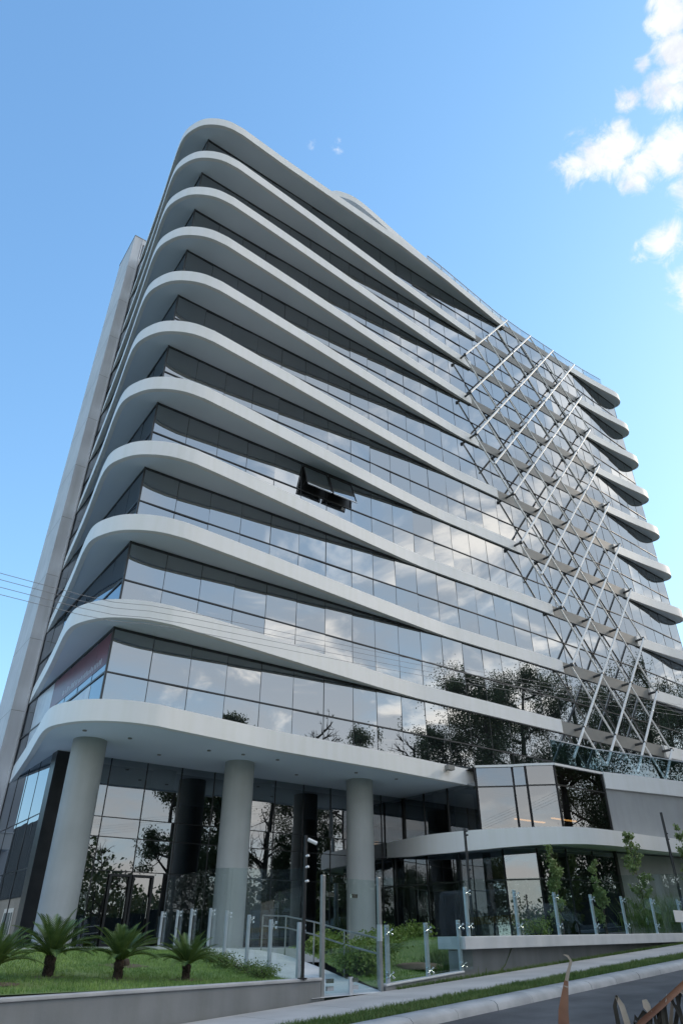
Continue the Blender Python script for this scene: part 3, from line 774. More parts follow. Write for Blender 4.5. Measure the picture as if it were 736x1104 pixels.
# camera and floodlight poles
def pole(name,label,x,y,z0,z1,r=.035,cams=(),cat='pole'):
    root=empty(name,(x,y,z0),label=label,cat=cat)
    b=MB(); b.tube([(0,0,-.02),(0,0,z1-z0)],r,10); b.lathe((0,0,0),[(.09,0),(.09,.02)],12); b.build('shaft',M['black'],root)
    for h,kind in cams:
        b=MB(); 
        if kind=='cam': 
            b.tube([(0,0,h),(.05,-.07,h+.02)],.012,6,1); b.tube([(0,-.08,h+.05),(.17,-.15,h-.02)],.036,10)
            b.build('camera_head',[M['white'],M['black']],root)
        else:
            b.tube([(0,-.02,h),(.03,-.08,h+.01)],.022,8); b.build('sensor_head',[M['white'] if kind=='w' else M['black']],root)
    return root
pole('camera_pole','thin black pole topped by a white camera, behind the lawn wall left of the gate',8.37,12.85,-.55,1.88,.035,((2.3,'cam'),(2.05,'w'),(1.85,'w'),(1.6,'w')))
pole('camera_pole','short black pole with two dark sensors at the left end of the white capped wall',14.05,13.95,.10,2.57,.035,((2.4,'d'),(2.3,'d'),(1.5,'d'),(1.3,'d')))
pole('camera_pole','tall black pole with sensors on the white capped wall at the right edge',27.4,16.25,.25,4.42,.05,((3.4,'d'),(3.2,'d'),(2.6,'d'),(1.5,'w')))
# small blank white plate fixed to the fence at right
b=MB(); c=SN(28.7,11.2); b.obox(c,T2,N2,.45,.01,.66,1.02); tag(b.build('sign_plate',M['white']),label='small white plate fixed on the glass fence at the right edge',cat='sign')

# ------------------------------------------------------------------ PLANTS
def leaf_mesh(P,Dv,L,W,droop=.2):
    """P (n,3) base, Dv (n,3) unit dir, L,W arrays -> verts, faces of bent kite leaves"""
    n=len(P); up=rng.normal(0,1,(n,3)); S=np.cross(Dv,up); S/= (np.linalg.norm(S,axis=1)[:,None]+1e-9)
    L=np.broadcast_to(L,(n,)); W=np.broadcast_to(W,(n,))
    V=np.empty((n,4,3)); V[:,0]=P; V[:,1]=P+Dv*(L*.5)[:,None]+S*(W*.5)[:,None]; V[:,3]=P+Dv*(L*.5)[:,None]-S*(W*.5)[:,None]
    tip=P+Dv*L[:,None]; tip[:,2]-=droop*L; V[:,2]=tip
    return V.reshape(-1,3),np.arange(4*n).reshape(-1,4)
def np_obj(name,V,F,m,parent=None):
    me=bpy.data.meshes.new(name); me.from_pydata(V.tolist(),[],F.tolist()); me.materials.append(m)
    o=bpy.data.objects.new(name,me); COL.objects.link(o); o.parent=parent; return o
def unit(a): return a/(np.linalg.norm(a,axis=-1,keepdims=True)+1e-9)
def shrub(name,label,loc,r,h,n,m,L=.07,W=.04,group=None,cat='shrub'):
    root=empty(name,loc,label=label,cat=cat,group=group)
    b=MB(); tips=[]
    for i in range(9):
        a=random.uniform(0,6.28); rr=r*random.uniform(.2,.95); zz=h*random.uniform(.45,1.0)*(1-.35*(rr/r)**2)
        e=(rr*math.cos(a),rr*math.sin(a),zz); tips.append(e); b.tube([(0,0,0),(e[0]*.5,e[1]*.5,e[2]*.6),e],[.02,.012,.005],5)
    b.build('stem',M['bark'],root)
    T=np.array(tips); idx=rng.integers(0,len(T),n); t=rng.uniform(.35,1.05,n)[:,None]
    P=T[idx]*t+rng.normal(0,1,(n,3))*np.array((r*.24,r*.24,h*.16)); P[:,2]=np.maximum(P[:,2],.02)
    Dv=unit(rng.normal(0,1,(n,3))+np.array((0,0,.5))+P/np.array((r,r,h))*.6)
    V,F=leaf_mesh(P,Dv,rng.uniform(.6,1.3,n)*L,rng.uniform(.7,1.2,n)*W); np_obj('foliage',V,F,m,root); return root
def slender(name,label,loc,h,w,n,group=None):
    root=empty(name,loc,label=label,cat='tree',group=group)
    b=MB(); P=[]; x=y=0
    pts=[(0,0,0)]
    for i in range(1,7): x+=random.gauss(0,.03); y+=random.gauss(0,.03); pts.append((x,y,h*i/6))
    b.tube(pts,[.028*(1-i/7.5) for i in range(7)],6)
    for i in range(int(h*9)):
        z=random.uniform(.12,1)*h; f=z/h; a=random.uniform(0,6.28); l=w*random.uniform(.4,1.)*(1.15-f*.75)
        p0=(np.interp(z,[q[2] for q in pts],[q[0] for q in pts]),np.interp(z,[q[2] for q in pts],[q[1] for q in pts]),z)
        p1=(p0[0]+l*math.cos(a),p0[1]+l*math.sin(a),z+l*random.uniform(.5,1.2))
        b.tube([p0,p1],[.008,.003],4,0,False)
        for t in np.linspace(.15,1.05,max(6,int(n*2/(h*9)))): P.append(np.array(p0)*(1-t)+np.array(p1)*t)
    b.build('trunk',M['bark'],root)
    P=np.array(P)+rng.normal(0,.035,(len(P),3)); m_=len(P)
    Dv=unit(rng.normal(0,1,(m_,3))+np.array((0,0,-.2)))
    V,F=leaf_mesh(P,Dv,rng.uniform(.06,.13,m_),rng.uniform(.04,.08,m_)); np_obj('foliage',V,F,M['leaf_young'],root); return root
# cycads
def cycad(label,loc,sc,seed,rot):
    random.seed(seed)
    root=empty('cycad_palm',loc,label=label,cat='palm',group='small palms planted on the front lawn')
    b=MB(); b.lathe((0,0,0),[(.075*sc,-.03),(.085*sc,.04),(.075*sc,.16*sc),(.09*sc,.24*sc),(.05*sc,.3*sc)],12); 
    for i in range(60):
        a=random.uniform(0,6.28); z=random.uniform(.02,.27)*sc; r=.08*sc
        b.add([(r*math.cos(a-.2),r*math.sin(a-.2),z),(r*math.cos(a+.2),r*math.sin(a+.2),z),(r*1.35*math.cos(a),r*1.35*math.sin(a),z+.05*sc)],[(0,1,2)])
    b.build('trunk',M['cycbark'],root)
    V=[];F=[]
    nf=38
    st=MB()
    for i in range(nf):
        a=i*2.39996+random.uniform(-.2,.2); f=(i+.5)/nf; el=R(82-62*f**.9+random.uniform(-6,6)); Lf=sc*random.uniform(.66,.86)*(.85+.15*f)
        pts=[]; p=np.array((.03*math.cos(a),.03*math.sin(a),.27*sc)); e=el
        for j in range(9):
            pts.append(p.copy()); p=p+Lf/8*np.array((math.cos(e)*math.cos(a),math.cos(e)*math.sin(a),math.sin(e))); e-=R(4+3.2*f)
        st.tube([tuple(q) for q in pts],[.009*sc*(1-j/11) for j in range(9)],4,0,False)
        for j in range(1,26):
            t=j/25*.97+.03; q=t*8; i0=min(7,int(q)); c=pts[i0]*(1-(q-i0))+pts[i0+1]*(q-i0); d=unit(pts[i0+1]-pts[i0])
            side=np.cross(d,(0,0,1.)); side=unit(side) if np.linalg.norm(side)>.05 else np.array((-math.sin(a),math.cos(a),0)); upv=np.cross(side,d)
            ll=sc*.15*(math.sin(math.pi*min(1,t*.9+.12))**.6)
            for sg in (-1,1):
                dv=unit(side*sg*.85+d*.55+upv*.28); tip=c+dv*ll; w=d*.0135*sc
                k=len(V); V+= [c-w,c+w,tip]; F.append((k,k+1,k+2))
    st.build('frond_stalks',M['leaf_mid'],root)
    np_obj('fronds',np.array(V),np.array(F),M['cycad'],root)
    root.rotation_euler=(0,0,rot); return root
cz=lambda x,y:lawn_z(x,y)
for lab,x,y,sc,sd in (('small dark green palm on the lawn, cut by the left edge of the photo',3.15,13.9,.95,3),('small palm on the lawn in front of the leaning leftmost column',4.3,14.9,1.16,5),('small palm in the middle of the lawn, beside a cut stump',5.4,14.4,1.05,8),('small palm nearest the entry path at the right end of the lawn',6.55,14.0,.92,13)):
    cycad(lab,(x,y,cz(x,y)),sc,sd,sd*.7)
random.seed(21)
b=MB(); b.lathe((0,0,0),[(.14,-.02),(.15,.06),(.12,.13),(.02,.14)],12); o=b.build('tree_stump',M['cycbark']); o.location=(6.45,17.0,cz(6.45,17.0)); tag(o,label='low dark cut stump on the lawn behind the middle palms',cat='stump')
b=MB(); 
for (x,y,r) in ((6.45,17,.55),(5.5,14.45,.3),(4.3,14.85,.3),(6.6,14.1,.32),(3.3,13.9,.3)):
    vs=[(x,y,cz(x,y)+.012)]+[(x+r*random.uniform(.7,1.15)*math.cos(a),y+r*random.uniform(.7,1.15)*math.sin(a),0) for a in np.linspace(0,6.28,15)[:-1]]
    vs=[vs[0]]+[(p[0],p[1],cz(p[0],p[1])+.008) for p in vs[1:]]
    b.add(vs,[(0,1+i,1+(i+1)%14) for i in range(14)])
tag(b.build('bare_soil_patches',M['soil']),kind='structure')
# hedge of low plants along the lawn edge by the path
for i,(x,y) in enumerate(((8.45,15.1),(8.65,16.3),(8.3,14.2),(8.9,17.6),(9.2,18.9))):
    shrub('edging_shrub','low dark green edging plant in a row beside the glass fence along the path',(x,y,cz(x,y)),.42,.26,900,M['leaf_reed'],.06,.02,group='edging plants along the path fence')
# bushes right of the path
for lab,x,y,r,h,n in (('bright green leafy bush nearest the gate behind the handrail',11.45,15.1,.62,.62,3000),('light green bush in front of the third round column',12.75,16.5,.85,.62,3200),('rounded green bush behind the handrail midway up the entry path',12.3,18.0,.7,.5,2000),('dark compact bush beside the mulch bed right of the gate',15.4,18.9,.6,.4,1500),('sparse green bush in front of dark lobby glass right of third column',17.6,20.2,.7,.45,1500)):
    shrub('leafy_bush',lab,(x,y,garden_z(x,y)),r,h,n,M['leaf_mid'],.1,.055,group='bushes in the garden right of the path')
b=MB(); b.lathe((14.0,16.0,garden_z(14,16)),[(.75,-.02),(.7,.05),(.4,.1),(.02,.12)],20); tag(b.build('mulch_bed',M['soil']),kind='structure')
def tuft(label,loc,r,h,n):
    root=empty('tall_grass_clump',loc,label=label,cat='grass clump',group='tall grass clumps behind the fence')
    P=np.c_[rng.normal(0,r*.5,n),rng.normal(0,r*.5,n),np.zeros(n)]; Dv=unit(np.c_[rng.normal(0,.28,n),rng.normal(0,.28,n),np.ones(n)])
    V,F=leaf_mesh(P,Dv,rng.uniform(.5,1.1,n)*h,np.full(n,.02),.12); np_obj('blades',V,F,M['leaf_reed'],root)
for lab,x,y,h,n in (('clump of tall grass beside the low fence post right of the gate',14.0,14.6,.5,900),('clump of tall grass against the left end of the white capped wall',14.9,14.9,.55,1000),('grass clump just behind the round mulch bed right of the gate',15.0,16.2,.5,700),('tall wispy grass clump at the far right behind the glass fence',26.5,17.2,1.6,500),('broad tall grass clump near the right edge under the grey wall',29.0,17.6,1.8,600)):
    tuft(lab,(x,y,garden_z(x,y)),.4 if x<20 else .8,h,n)
slender('young_tree','slender young tree before the left dark pane of the podium glazing',(21.9,17.5,.17),2.75,.45,900)
slender('young_tree','slender young tree leaning over the second right fence post with pale leaves',(24.3,17.5,.2),2.35,.42,900)
slender('young_tree','tallest slender young tree in front of the grey podium wall',(26.75,17.5,.22),3.4,.6,1300)
slender('young_tree','young tree cut off by the right edge of the photo beside the tall black pole',(31.2,17.8,.28),4.1,.5,1200)
shrub('leafy_bush','low bush at the foot of the podium glazing behind the glass fence',(20.4,17.3,.15),.6,.6,900,M['leaf_mid'],.07,.04,group='bushes in the garden right of the path')

# dead palm frond hanging into the corner near the camera
fr=empty('dead_palm',(2.35,1.2,-1.55),label='dry brown palm with dead curled fronds in the bottom right foreground',cat='palm'); inv=Matrix.Translation((-2.35,-1.2,1.55))
def fp(mb,nm,mm):
    o=mb.build(nm,mm); o.parent=fr; o.matrix_parent_inverse=inv; return o
b=MB(); b.lathe((2.35,1.2,-1.55),[(.14,-.1),(.13,.2),(.11,.6),(.09,.9)],14); fp(b,'trunk',M['cycbark'])
def blade3(b,pts,w,mi=0,fold=.35):
    """folded leaflet: V-section strip that tapers"""
    pts=[np.array(p,float) for p in pts]; n=len(pts); vs=[]
    for i,p in enumerate(pts):
        d=unit(pts[min(i+1,n-1)]-pts[max(i-1,0)]); s=unit(np.cross(d,(-.585,-.811,.0))); f=np.cross(s,d)
        ww=w[i]; vs+= [p-s*ww+f*ww*fold,p-f*ww*.2,p+s*ww+f*ww*fold]
    b.add(vs,[q for i in range(n-1) for q in ((3*i,3*i+1,3*i+4,3*i+3),(3*i+1,3*i+2,3*i+5,3*i+4))],mi,True)
b=MB(); blade3(b,[(1.96,1.46,-.75),(1.90,1.585,-.28),(1.915,1.575,-.16),(1.932,1.562,-.09)],[.026,.021,.014,.006])
blade3(b,[(1.928,1.565,-.105),(1.94,1.56,-.075),(1.952,1.55,-.042),(1.948,1.556,-.03),(1.937,1.562,-.026)],[.006,.005,.004,.0035,.001],1)
fp(b,'curled_blade',[M['drypalm'],M['drytip']])
b=MB(); blade3(b,[(2.10,1.42,-.7),(2.04,1.488,-.25),(2.04,1.49,-.15),(2.047,1.482,-.125)],[.007,.007,.006,.003],0); blade3(b,[(2.046,1.484,-.126),(2.056,1.478,-.15),(2.062,1.473,-.20),(2.07,1.47,-.30)],[.004,.008,.009,.007],1)
fp(b,'curled_blade',[M['dryleaf'],M['drytip']])
b=MB(); R0=[(2.04,1.49,-.24),(2.091,1.451,-.188),(2.15,1.41,-.145),(2.209,1.366,-.098),(2.36,1.26,.0),(2.52,1.16,.06)]
blade3(b,R0,[.007,.008,.008,.008,.0075,.006],0,.8); fp(b,'rachis',M['drypalm'])
b=MB()
for i in range(40):
    t=i/39; q=t*(len(R0)-1.001); i0=int(q); c=np.array(R0[i0])*(1-(q-i0))+np.array(R0[i0+1])*(q-i0)
    for sg in (1,-1):
        L=random.uniform(.16,.26); dn=np.array((.05*sg*-.58+.07,.05*sg,-.9 if sg>0 else .25)); dn=unit(dn+rng.normal(0,.28,3))
        if sg<0 and i%3: continue
        if sg<0: L*=.22
        c=c+np.array((.585,.811,0))*.012+np.array((0,0,-.006)); p1=c+dn*L*.5; p2=c+dn*L+np.array((random.uniform(-.04,.04),0,-.03)); blade3(b,[c,p1,p2],[.004,.0065,.001],0 if random.random()<.88 else 1)
blade3(b,[(2.118,1.432,-.165),(2.112,1.436,-.15),(2.11,1.438,-.135)],[.006,.011,.007],1)
fp(b,'leaflets',[M['dryleaf'],M['drytip']])
b=MB(); b.tube([(2.35,1.2,-.7),(2.2,1.36,-.5),(2.04,1.49,-.24)],[.03,.022,.014],8); b.tube([(2.35,1.2,-.7),(2.1,1.38,-.85),(1.96,1.46,-.75)],[.02,.016,.012],8); fp(b,'stalks',M['drypalm'])

# overhead cables and their poles out of frame
def util(label,s,n,h):
    p=SN(s,n); root=empty('utility_pole',(p[0],p[1],road_z(s)+.1),label=label,cat='utility pole')
    b=MB(); b.tube([(0,0,-.3),(0,0,h)],[.16,.11],14); b.build('shaft',M['concrete'],root)
    b=MB(); b.box((-.05,-.9,h-1.6),(.05,.9,h-1.48)); b.build('crossarm',M['bark'],root); return root
for i,off in enumerate((0,.115,.235,.34)):
    s_=np.array((-40,-25,-10,2.8,5.9,13.3,22,32)); z_=np.array((4.5,3.3,3.05,4.15,4.53,5.44,6.7,8.2))+off*(1+.015*(s_-2.8))
    z_[:3]=np.array((5.2,4.2,3.75))+off
    q=catmull([(s,z) for s,z in zip(s_,z_)],5)
    b=MB(); b.tube([(*SN(s,9.5+.02*i),z) for s,z in q],.0045,5)
    tag(b.build('overhead_cable',M['cable']),label=['lowest of the four overhead cables crossing the sky at left','second lowest of four overhead cables crossing at left','second highest of four overhead cables crossing at left','highest of the four overhead cables crossing the sky at left'][i],cat='cable',group='overhead cables along the street')
util('concrete utility pole up the street carrying the overhead cables',32,9.5,9.2)
util('concrete utility pole down the street carrying the overhead cables',-40,9.5,9.0)

# ------------------------------------------------------------------ ACROSS THE STREET (seen mirrored in the glass)
def tree(label,loc,h,cr,n,leaf=.34,bare=False,lean=0):
    root=empty('street_tree',loc,label=label,cat='tree',group='trees across the street')
    b=MB(); tips=[]
    trunk=[(0,0,-.2),(random.gauss(0,.1),random.gauss(0,.1),h*.3),(random.gauss(0,.3),random.gauss(0,.3),h*.62),(random.gauss(0,.4),random.gauss(0,.4),h*.93)]
    r0=.02*h; b.tube(trunk,[r0,r0*.75,r0*.45,r0*.1],9)
    for i in range(17):
        f=random.uniform(.2,.92); z=f*h; base=np.array((np.interp(z,[t[2] for t in trunk],[t[0] for t in trunk]),np.interp(z,[t[2] for t in trunk],[t[1] for t in trunk]),z))
        a=i*2.4+random.uniform(-.4,.4); L=cr*random.uniform(.6,1.05)*(1.25-f*.75); d=np.array((math.cos(a),math.sin(a),random.uniform(.2,.8)))
        mid=base+d*L*.5; e=base+d*L+np.array((0,0,L*.15)); b.tube([tuple(base),tuple(mid),tuple(e)],[r0*.35,r0*.22,r0*.08],6)
        tips+=[mid*.4+e*.6,e]
        for j in range(4):
            dd=unit(d+rng.normal(0,.7,3)); e2=mid+dd*L*random.uniform(.35,.7); b.tube([tuple(mid),tuple(e2)],[r0*.14,r0*.04],5,0,False); tips.append(e2)
            if bare:
                for q in range(3): 
                    e3=e2+unit(dd+rng.normal(0,.6,3))*L*.3; b.tube([tuple(e2),tuple(e3)],[r0*.06,r0*.02],4,0,False)
    b.build('trunk',M['bark'],root)
    if not bare:
        n=int(n*7); leaf=leaf*.54; T=np.array(tips+[np.array(trunk[-1])]); k=len(T); idx=rng.integers(0,k,n); cs=rng.uniform(.08,.19,k)*cr
        P=T[idx]+rng.normal(0,1,(n,3))*cs[idx][:,None]*np.array((1.1,1.1,.75)); Dv=unit(rng.normal(0,1,(n,3))+np.array((0,0,-.3)))
        V,F=leaf_mesh(P,Dv,rng.uniform(.6,1.3,n)*leaf,rng.uniform(.5,.8,n)*leaf); np_obj('crown',V,F,M['leaf_dark'],root)
    return root
random.seed(4)
LABS=['tall dark leafy tree across the street, mirrored in the lower glass']
for i,(x,y,ztop,cr,n,br) in enumerate(((25,-1.5,15.5,2.6,2600,False),(29.5,-2.5,14.5,3.0,3000,False),(34,-1.,17.5,2.8,0,True),(37.5,0,16.5,3.2,3000,False),(42,0.5,17,3.0,0,True),(45,1.0,17.5,3.8,4200,False),(50,3,23,5,5200,False),(55,3.5,25,5.4,5600,False),(61,5,26,5.5,5600,False),(68,6,27,6,5600,False),(76,7,28,6,5200,False),(85,9,27,6.5,5000,False),(20,-3,7.0,2.0,0,True),(13,-14,10,3.2,2400,False),(4,-16,9,3.4,2400,False),(-8,-18,10,3.6,2400,False),(95,11,27,6.5,4500,False))):
    s,n_=sn(x,y); z0=road_z(s)
    lab=('bare branched tree standing across the street, mirrored in the facade' if br else 'dark leafy tree standing across the street, mirrored in the facade')
    tree(lab,(x,y,z0),ztop-z0,cr,n,.34 if ztop>12 else .25,br)
for i,s in enumerate(np.arange(28,108,7.)):
    p=SN(s,-4.6+random.uniform(-.8,.8)); tree('low bushy tree between the tall ones across the street',(p[0],p[1],road_z(s)),random.uniform(6,8.5),random.uniform(2.8,3.6),1900,.3)
for x,y in ((-13,8),(-15,13),(-14,18),(-13,22.5),(-15,27),(-14,32),(-13,38)):
    tree('low bushy tree in the neighbouring plot left of the tower',(x,y,-.9),random.uniform(6,7.5),3.6,3000,.3)
# a far wood beyond the opposite gardens reads as one mass
nw=110000; sw=rng.uniform(-120,190,nw); dn=rng.uniform(-75,-38,nw)
prof=7.5+2.2*np.sin(sw*.11)+1.6*np.sin(sw*.29+1)+1.1*np.sin(sw*.73+2)+.9*np.sin(dn*.4)
hz=prof*rng.uniform(0,1,nw)**.6; Pw=np.c_[sw*T2[0]+dn*N2[0],sw*T2[1]+dn*N2[1],np.array([road_z(v) for v in sw])*.4-.6+hz]
Vw,Fw=leaf_mesh(Pw,unit(rng.normal(0,1,(nw,3))),rng.uniform(.6,1.3,nw)*.62,rng.uniform(.5,.9,nw)*.62)
o=np_obj('far_wood',Vw,Fw,M['leaf_dark']); tag(o,label='dark far wood beyond the street, mirrored as one low mass',cat='wood',kind='stuff')
# hedge wall and low house opposite
root=empty('boundary_wall',(*SN(25,-8),road_z(25)),label='plain dark boundary wall along the opposite side of the street',cat='wall'); inv=Matrix.Translation([-v for v in root.location])
b=MB()
for s in range(-60,120,6):
    p=[(s,-8.2),(s+6,-8.2),(s+6,-8.),(s,-8.)]; z=road_z(s+3)
    b.add([(*SN(*q),z-.6) for q in p]+[(*SN(*q),z+2.4) for q in p],[(0,3,2,1),(4,5,6,7),(0,1,5,4),(1,2,6,5),(2,3,7,6),(3,0,4,7)])
o=b.build('wall_body',M['roofdark']); o.parent=root; o.matrix_parent_inverse=inv
# neighbour building mirrored in the side glazing
root=empty('neighbour_building',(-8,60,-.3),label='low neighbouring hall with dark metal upper cladding, mirrored in the side glass',cat='building')
b=MB(); b.box((-7,-18,0),(7,22,3.4)); b.build('wall',M['brick'],root)
b=MB(); b.box((-7.05,-18.05,3.4),(7.05,22.05,9.0))
for i in range(130): b.box((7.05,-18+i*.307,3.42),(7.11,-17.85+i*.307,8.98))
b.build('metal_cladding',M['roofdark'],root)
for y in (-10,-3.5,6):
    b=MB(); b.box((7.002,y,0),(7.06,y+2.2,2.7)); o=b.build('door',M['white'],root)
    b=MB(); b.box((7.06,y+.3,.9),(7.08,y+.95,2.4)); b.box((7.06,y+1.25,.9),(7.08,y+1.9,2.4)); b.build('pane',M['black'],o)
b=MB(); b.box((7.002,-15,1.1),(7.05,-11.2,2.8)); b.build('window',M['black'],root)
# vehicles parked up the street, mirrored in the lobby glass
def car(label,s,n,paint,van=False):
    p=SN(s,n); root=empty('parked_car',(p[0],p[1],road_z(s)+.0),label=label,cat='van' if van else 'car'); root.rotation_euler=(0,-math.atan(G),A9)
    prof=[(-2.1,.35),(-2.15,.75),(-1.95,.95),(-1.3,1.05),(-.75,1.45),(.7,1.5),(1.45,1.1),(2.1,.95),(2.2,.6),(2.15,.35)]
    if van: prof=[(-2.4,.4),(-2.45,.9),(-2.4,2.0),(-2.2,2.15),(1.2,2.15),(1.75,1.35),(2.35,1.15),(2.45,.7),(2.4,.4)]
    b=MB(); w=.85; nn=len(prof)
    vs=[(x,-w*(1 if z<1.1 else .86),z) for x,z in prof]+[(x,w*(1 if z<1.1 else .86),z) for x,z in prof]
    b.add(vs,[(i,i+1,nn+i+1,nn+i) for i in range(nn-1)]+[tuple(reversed(range(nn))),tuple(range(nn,2*nn)),(nn-1,0,nn,2*nn-1)]); b.build('body',paint,root,.05)
    b=MB()
    for sg in (-1,1):
        zz=(1.0,1.4) if not van else (1.35,1.95); xx=((-1.05,-.55),(.55,1.15)) if not van else ((-.2,-.2),(1.15,1.45))
        y=sg*(w*.86+.01) if not van else sg*(w*.86+.01); y0=sg*(w*.93+.012)
        b.add([(xx[0][0],y0,zz[0]+.08),(xx[1][1],y0,zz[0]+.08),(xx[1][0],y,zz[1]),(xx[0][1],y,zz[1])],[(0,1,2,3)])
    b.build('window',M['black'],root)
    if van:
        for sg in (-1,1):
            b=MB(); b.box((-2.35,sg*.86-.008,.8),(1.6,sg*.86+.008,1.1)); b.build('side_stripe',M['caryellow'],root)
    for x in (-1.35,1.4):
        for sg in (-1,1):
            b=MB(); b.tube([(x,sg*.68,.33),(x,sg*.87,.33)],.33,18); o=b.build('wheel',M['rubber'],root)
            b=MB(); b.tube([(x,sg*.871,.33),(x,sg*.88,.33)],.2,14); b.build('rim',M['alu'],o)
    for sg in (-1,1):
        b=MB(); b.box((2.12,sg*.6-.15,.68),(2.2,sg*.6+.15,.82)); b.build('headlight',M['chrome'],root)
    return root
car('pale van with a yellow side stripe parked up the street',31,1.5,M['carwhite'],True)
car('silver car parked up the street, mirrored in the lobby glass',36.5,1.5,M['carwhite'])
car('dark car parked farthest up the street, mirrored in the podium glass',48,1.5,M['cardark'])
car('pale silver car parked behind the dark one up the street',54,1.5,M['carwhite'])

# ------------------------------------------------------------------ CAMERA
cam=bpy.data.cameras.new('Camera'); co=bpy.data.objects.new('Camera',cam); COL.objects.link(co)
co.location=(0,0,0); co.rotation_euler=(R(90+32.54),0,R(54.2-90)); cam.sensor_fit='VERTICAL'; cam.sensor_height=36; cam.lens=36*730/1104.
cam.clip_start=.05; cam.clip_end=5000
scene.camera=co

# ------------------------------------------------------------------ LIGHT
SAZ=R(-8); SEL=R(30)        # direction to the sun: azimuth from +X, elevation
sd=Vector((math.cos(SEL)*math.cos(SAZ),math.cos(SEL)*math.sin(SAZ),math.sin(SEL)))
sun=bpy.data.lights.new('Sun','SUN'); sun.energy=.5; sun.angle=R(10); sun.color=(1,.86,.70)
so=bpy.data.objects.new('Sun',sun); COL.objects.link(so); so.rotation_euler=sd.to_track_quat('Z','Y').to_euler()
w=bpy.data.worlds.new('World'); scene.world=w; w.use_nodes=True; nt=w.node_tree
bg=nt.nodes['Background']; bg.inputs['Strength'].default_value=.13
sky=N(nt,'ShaderNodeTexSky',sky_type='NISHITA'); sky.sun_disc=False; sky.sun_elevation=SEL; sky.sun_rotation=math.pi/2-SAZ
sky.air_density=1.0; sky.dust_density=.6; sky.ozone_density=1.0; sky.altitude=800
tc=N(nt,'ShaderNodeTexCoord'); dirv=tc.outputs['Generated']
def vmath(op,a,b=None):
    n=N(nt,'ShaderNodeVectorMath',op=op)
    for i,x in enumerate((a,b)):
        if x is None: continue
        if isinstance(x,tuple): n.inputs[i].default_value=x
        else: nt.links.new(x,n.inputs[i])
    return n
def fm(op,a,b=None,c=None,clamp=False):
    n=N(nt,'ShaderNodeMath',op=op); n.use_clamp=clamp
    for i,x in enumerate((a,b,c)):
        if x is None: continue
        if isinstance(x,(int,float)): n.inputs[i].default_value=x
        else: nt.links.new(x,n.inputs[i])
    return n.outputs[0]
def mrange(x,a,b,c=0.,d=1.,smooth=True):
    n=N(nt,'ShaderNodeMapRange'); n.interpolation_type='SMOOTHSTEP' if smooth else 'LINEAR'
    nt.links.new(x,n.inputs[0]); n.inputs[1].default_value=a; n.inputs[2].default_value=b; n.inputs[3].default_value=c; n.inputs[4].default_value=d
    return n.outputs[0]
def noise(vec,scale,detail=8,rough=.55,dist=0.):
    n=N(nt,'ShaderNodeTexNoise'); n.inputs['Scale'].default_value=scale; n.inputs['Detail'].default_value=detail; n.inputs['Roughness'].default_value=rough; n.inputs['Distortion'].default_value=dist
    nt.links.new(vec,n.inputs['Vector']); return n.outputs['Fac']
sep=N(nt,'ShaderNodeSeparateXYZ'); nt.links.new(dirv,sep.inputs[0])
# cumulus puffs at the upper right
blobs=[((.5421,.182,.8204),.036,1.0),((.5225,.2141,.8253),.028,.9),((.531,.2,.823),.03,1.0),((.5726,.1687,.8023),.032,.95),((.4944,.0618,.867),.026,1.1),((.477,.05,.877),.026,1.1),((.505,.105,.857),.012,.7),((.55,.165,.82),.022,.9),((.5393,.0949,.8367),.030,1.05),((.5813,.1343,.8025),.034,1.05),((.515,.075,.853),.026,1.0),((.6401,.1929,.7437),.030,1.0),((.6327,.211,.7451),.022,.7),((.69,.195,.70),.034,.95),((.5181,.1397,.8438),.016,.85),((.5295,.16,.833),.016,.8),((.62,.10,.78),.06,1.1),((.2504,.4129,.8757),.010,.40),((.281,.3958,.8743),.010,.38)]
acc=None
for d,r,g in blobs:
    l=math.sqrt(sum(v*v for v in d)); d=tuple(v/l for v in d)
    dist=vmath('DISTANCE',dirv,d).outputs['Value']
    v=mrange(dist,0,r*1.7,g,0.)
    acc=v if acc is None else fm('MAXIMUM',acc,v)
nA=noise(dirv,30,10,.66,.5)
puff=mrange(fm('ADD',acc,fm('MULTIPLY',fm('SUBTRACT',nA,.5),2.0)),.24,1.0)
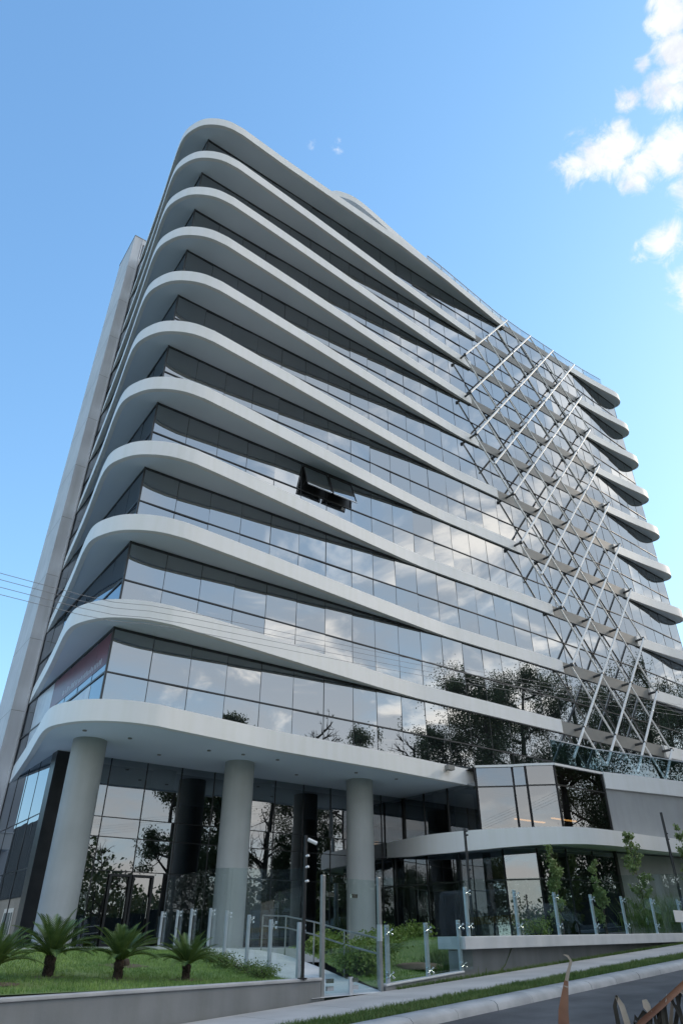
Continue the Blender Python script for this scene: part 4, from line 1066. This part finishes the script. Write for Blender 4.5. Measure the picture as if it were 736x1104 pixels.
puff=fm('MULTIPLY',puff,mrange(acc,.0,.25))
# broken evening cloud over the street side of the sky
pz=fm('MAXIMUM',sep.outputs['Z'],.05); comb=N(nt,'ShaderNodeCombineXYZ')
nt.links.new(fm('DIVIDE',sep.outputs['X'],fm('ADD',pz,.18)),comb.inputs[0]); nt.links.new(fm('DIVIDE',sep.outputs['Y'],fm('ADD',pz,.18)),comb.inputs[1])
nB=noise(comb.outputs[0],1.5,9,.56,.5)
side=mrange(sep.outputs['Y'],.02,-.40)
veil=fm('MULTIPLY',mrange(nB,.30,.60,.38,.96),side)
nC=noise(comb.outputs[0],2.6,8,.6,.8)
def cmix(f,a,b):
    n=N(nt,'ShaderNodeMix',data_type='RGBA'); nt.links.new(f,n.inputs[0])
    for i,x in ((6,a),(7,b)):
        if isinstance(x,tuple): n.inputs[i].default_value=(*x,1)
        else: nt.links.new(x,n.inputs[i])
    return n.outputs[2]
grey=cmix(mrange(nC,.50,.66),(2.0,2.25,2.55),(5.2,4.95,4.6))
grey=cmix(mrange(sep.outputs['Z'],.34,.05),grey,(3.2,3.05,2.85))
tint=vmath('MULTIPLY',sky.outputs[0],(.78,1.13,1.42)).outputs[0]
den=vmath('ADD',vmath('MULTIPLY',tint,(.15,.15,.15)).outputs[0],(1.,1.,1.)).outputs[0]
tint=vmath('DIVIDE',tint,den).outputs[0]
col=cmix(veil,tint,grey)
nD=noise(dirv,17,7,.6,.3)
pcol=cmix(mrange(nD,.34,.56),(2.15,2.2,2.3),(2.75,2.75,2.75))
col=cmix(fm('MULTIPLY',puff,.92),col,pcol)
nt.links.new(col,bg.inputs[0])


scene.view_settings.view_transform='Standard'; scene.view_settings.look='None'; scene.view_settings.gamma=1; scene.view_settings.exposure=1.66; scene.view_settings.use_curve_mapping=False
scene.render.engine='CYCLES'; cy=scene.cycles
cy.max_bounces=10; cy.glossy_bounces=5; cy.transparent_max_bounces=24; cy.diffuse_bounces=4; cy.caustics_reflective=False; cy.caustics_refractive=False
cy.use_denoising=True; cy.sample_clamp_indirect=6
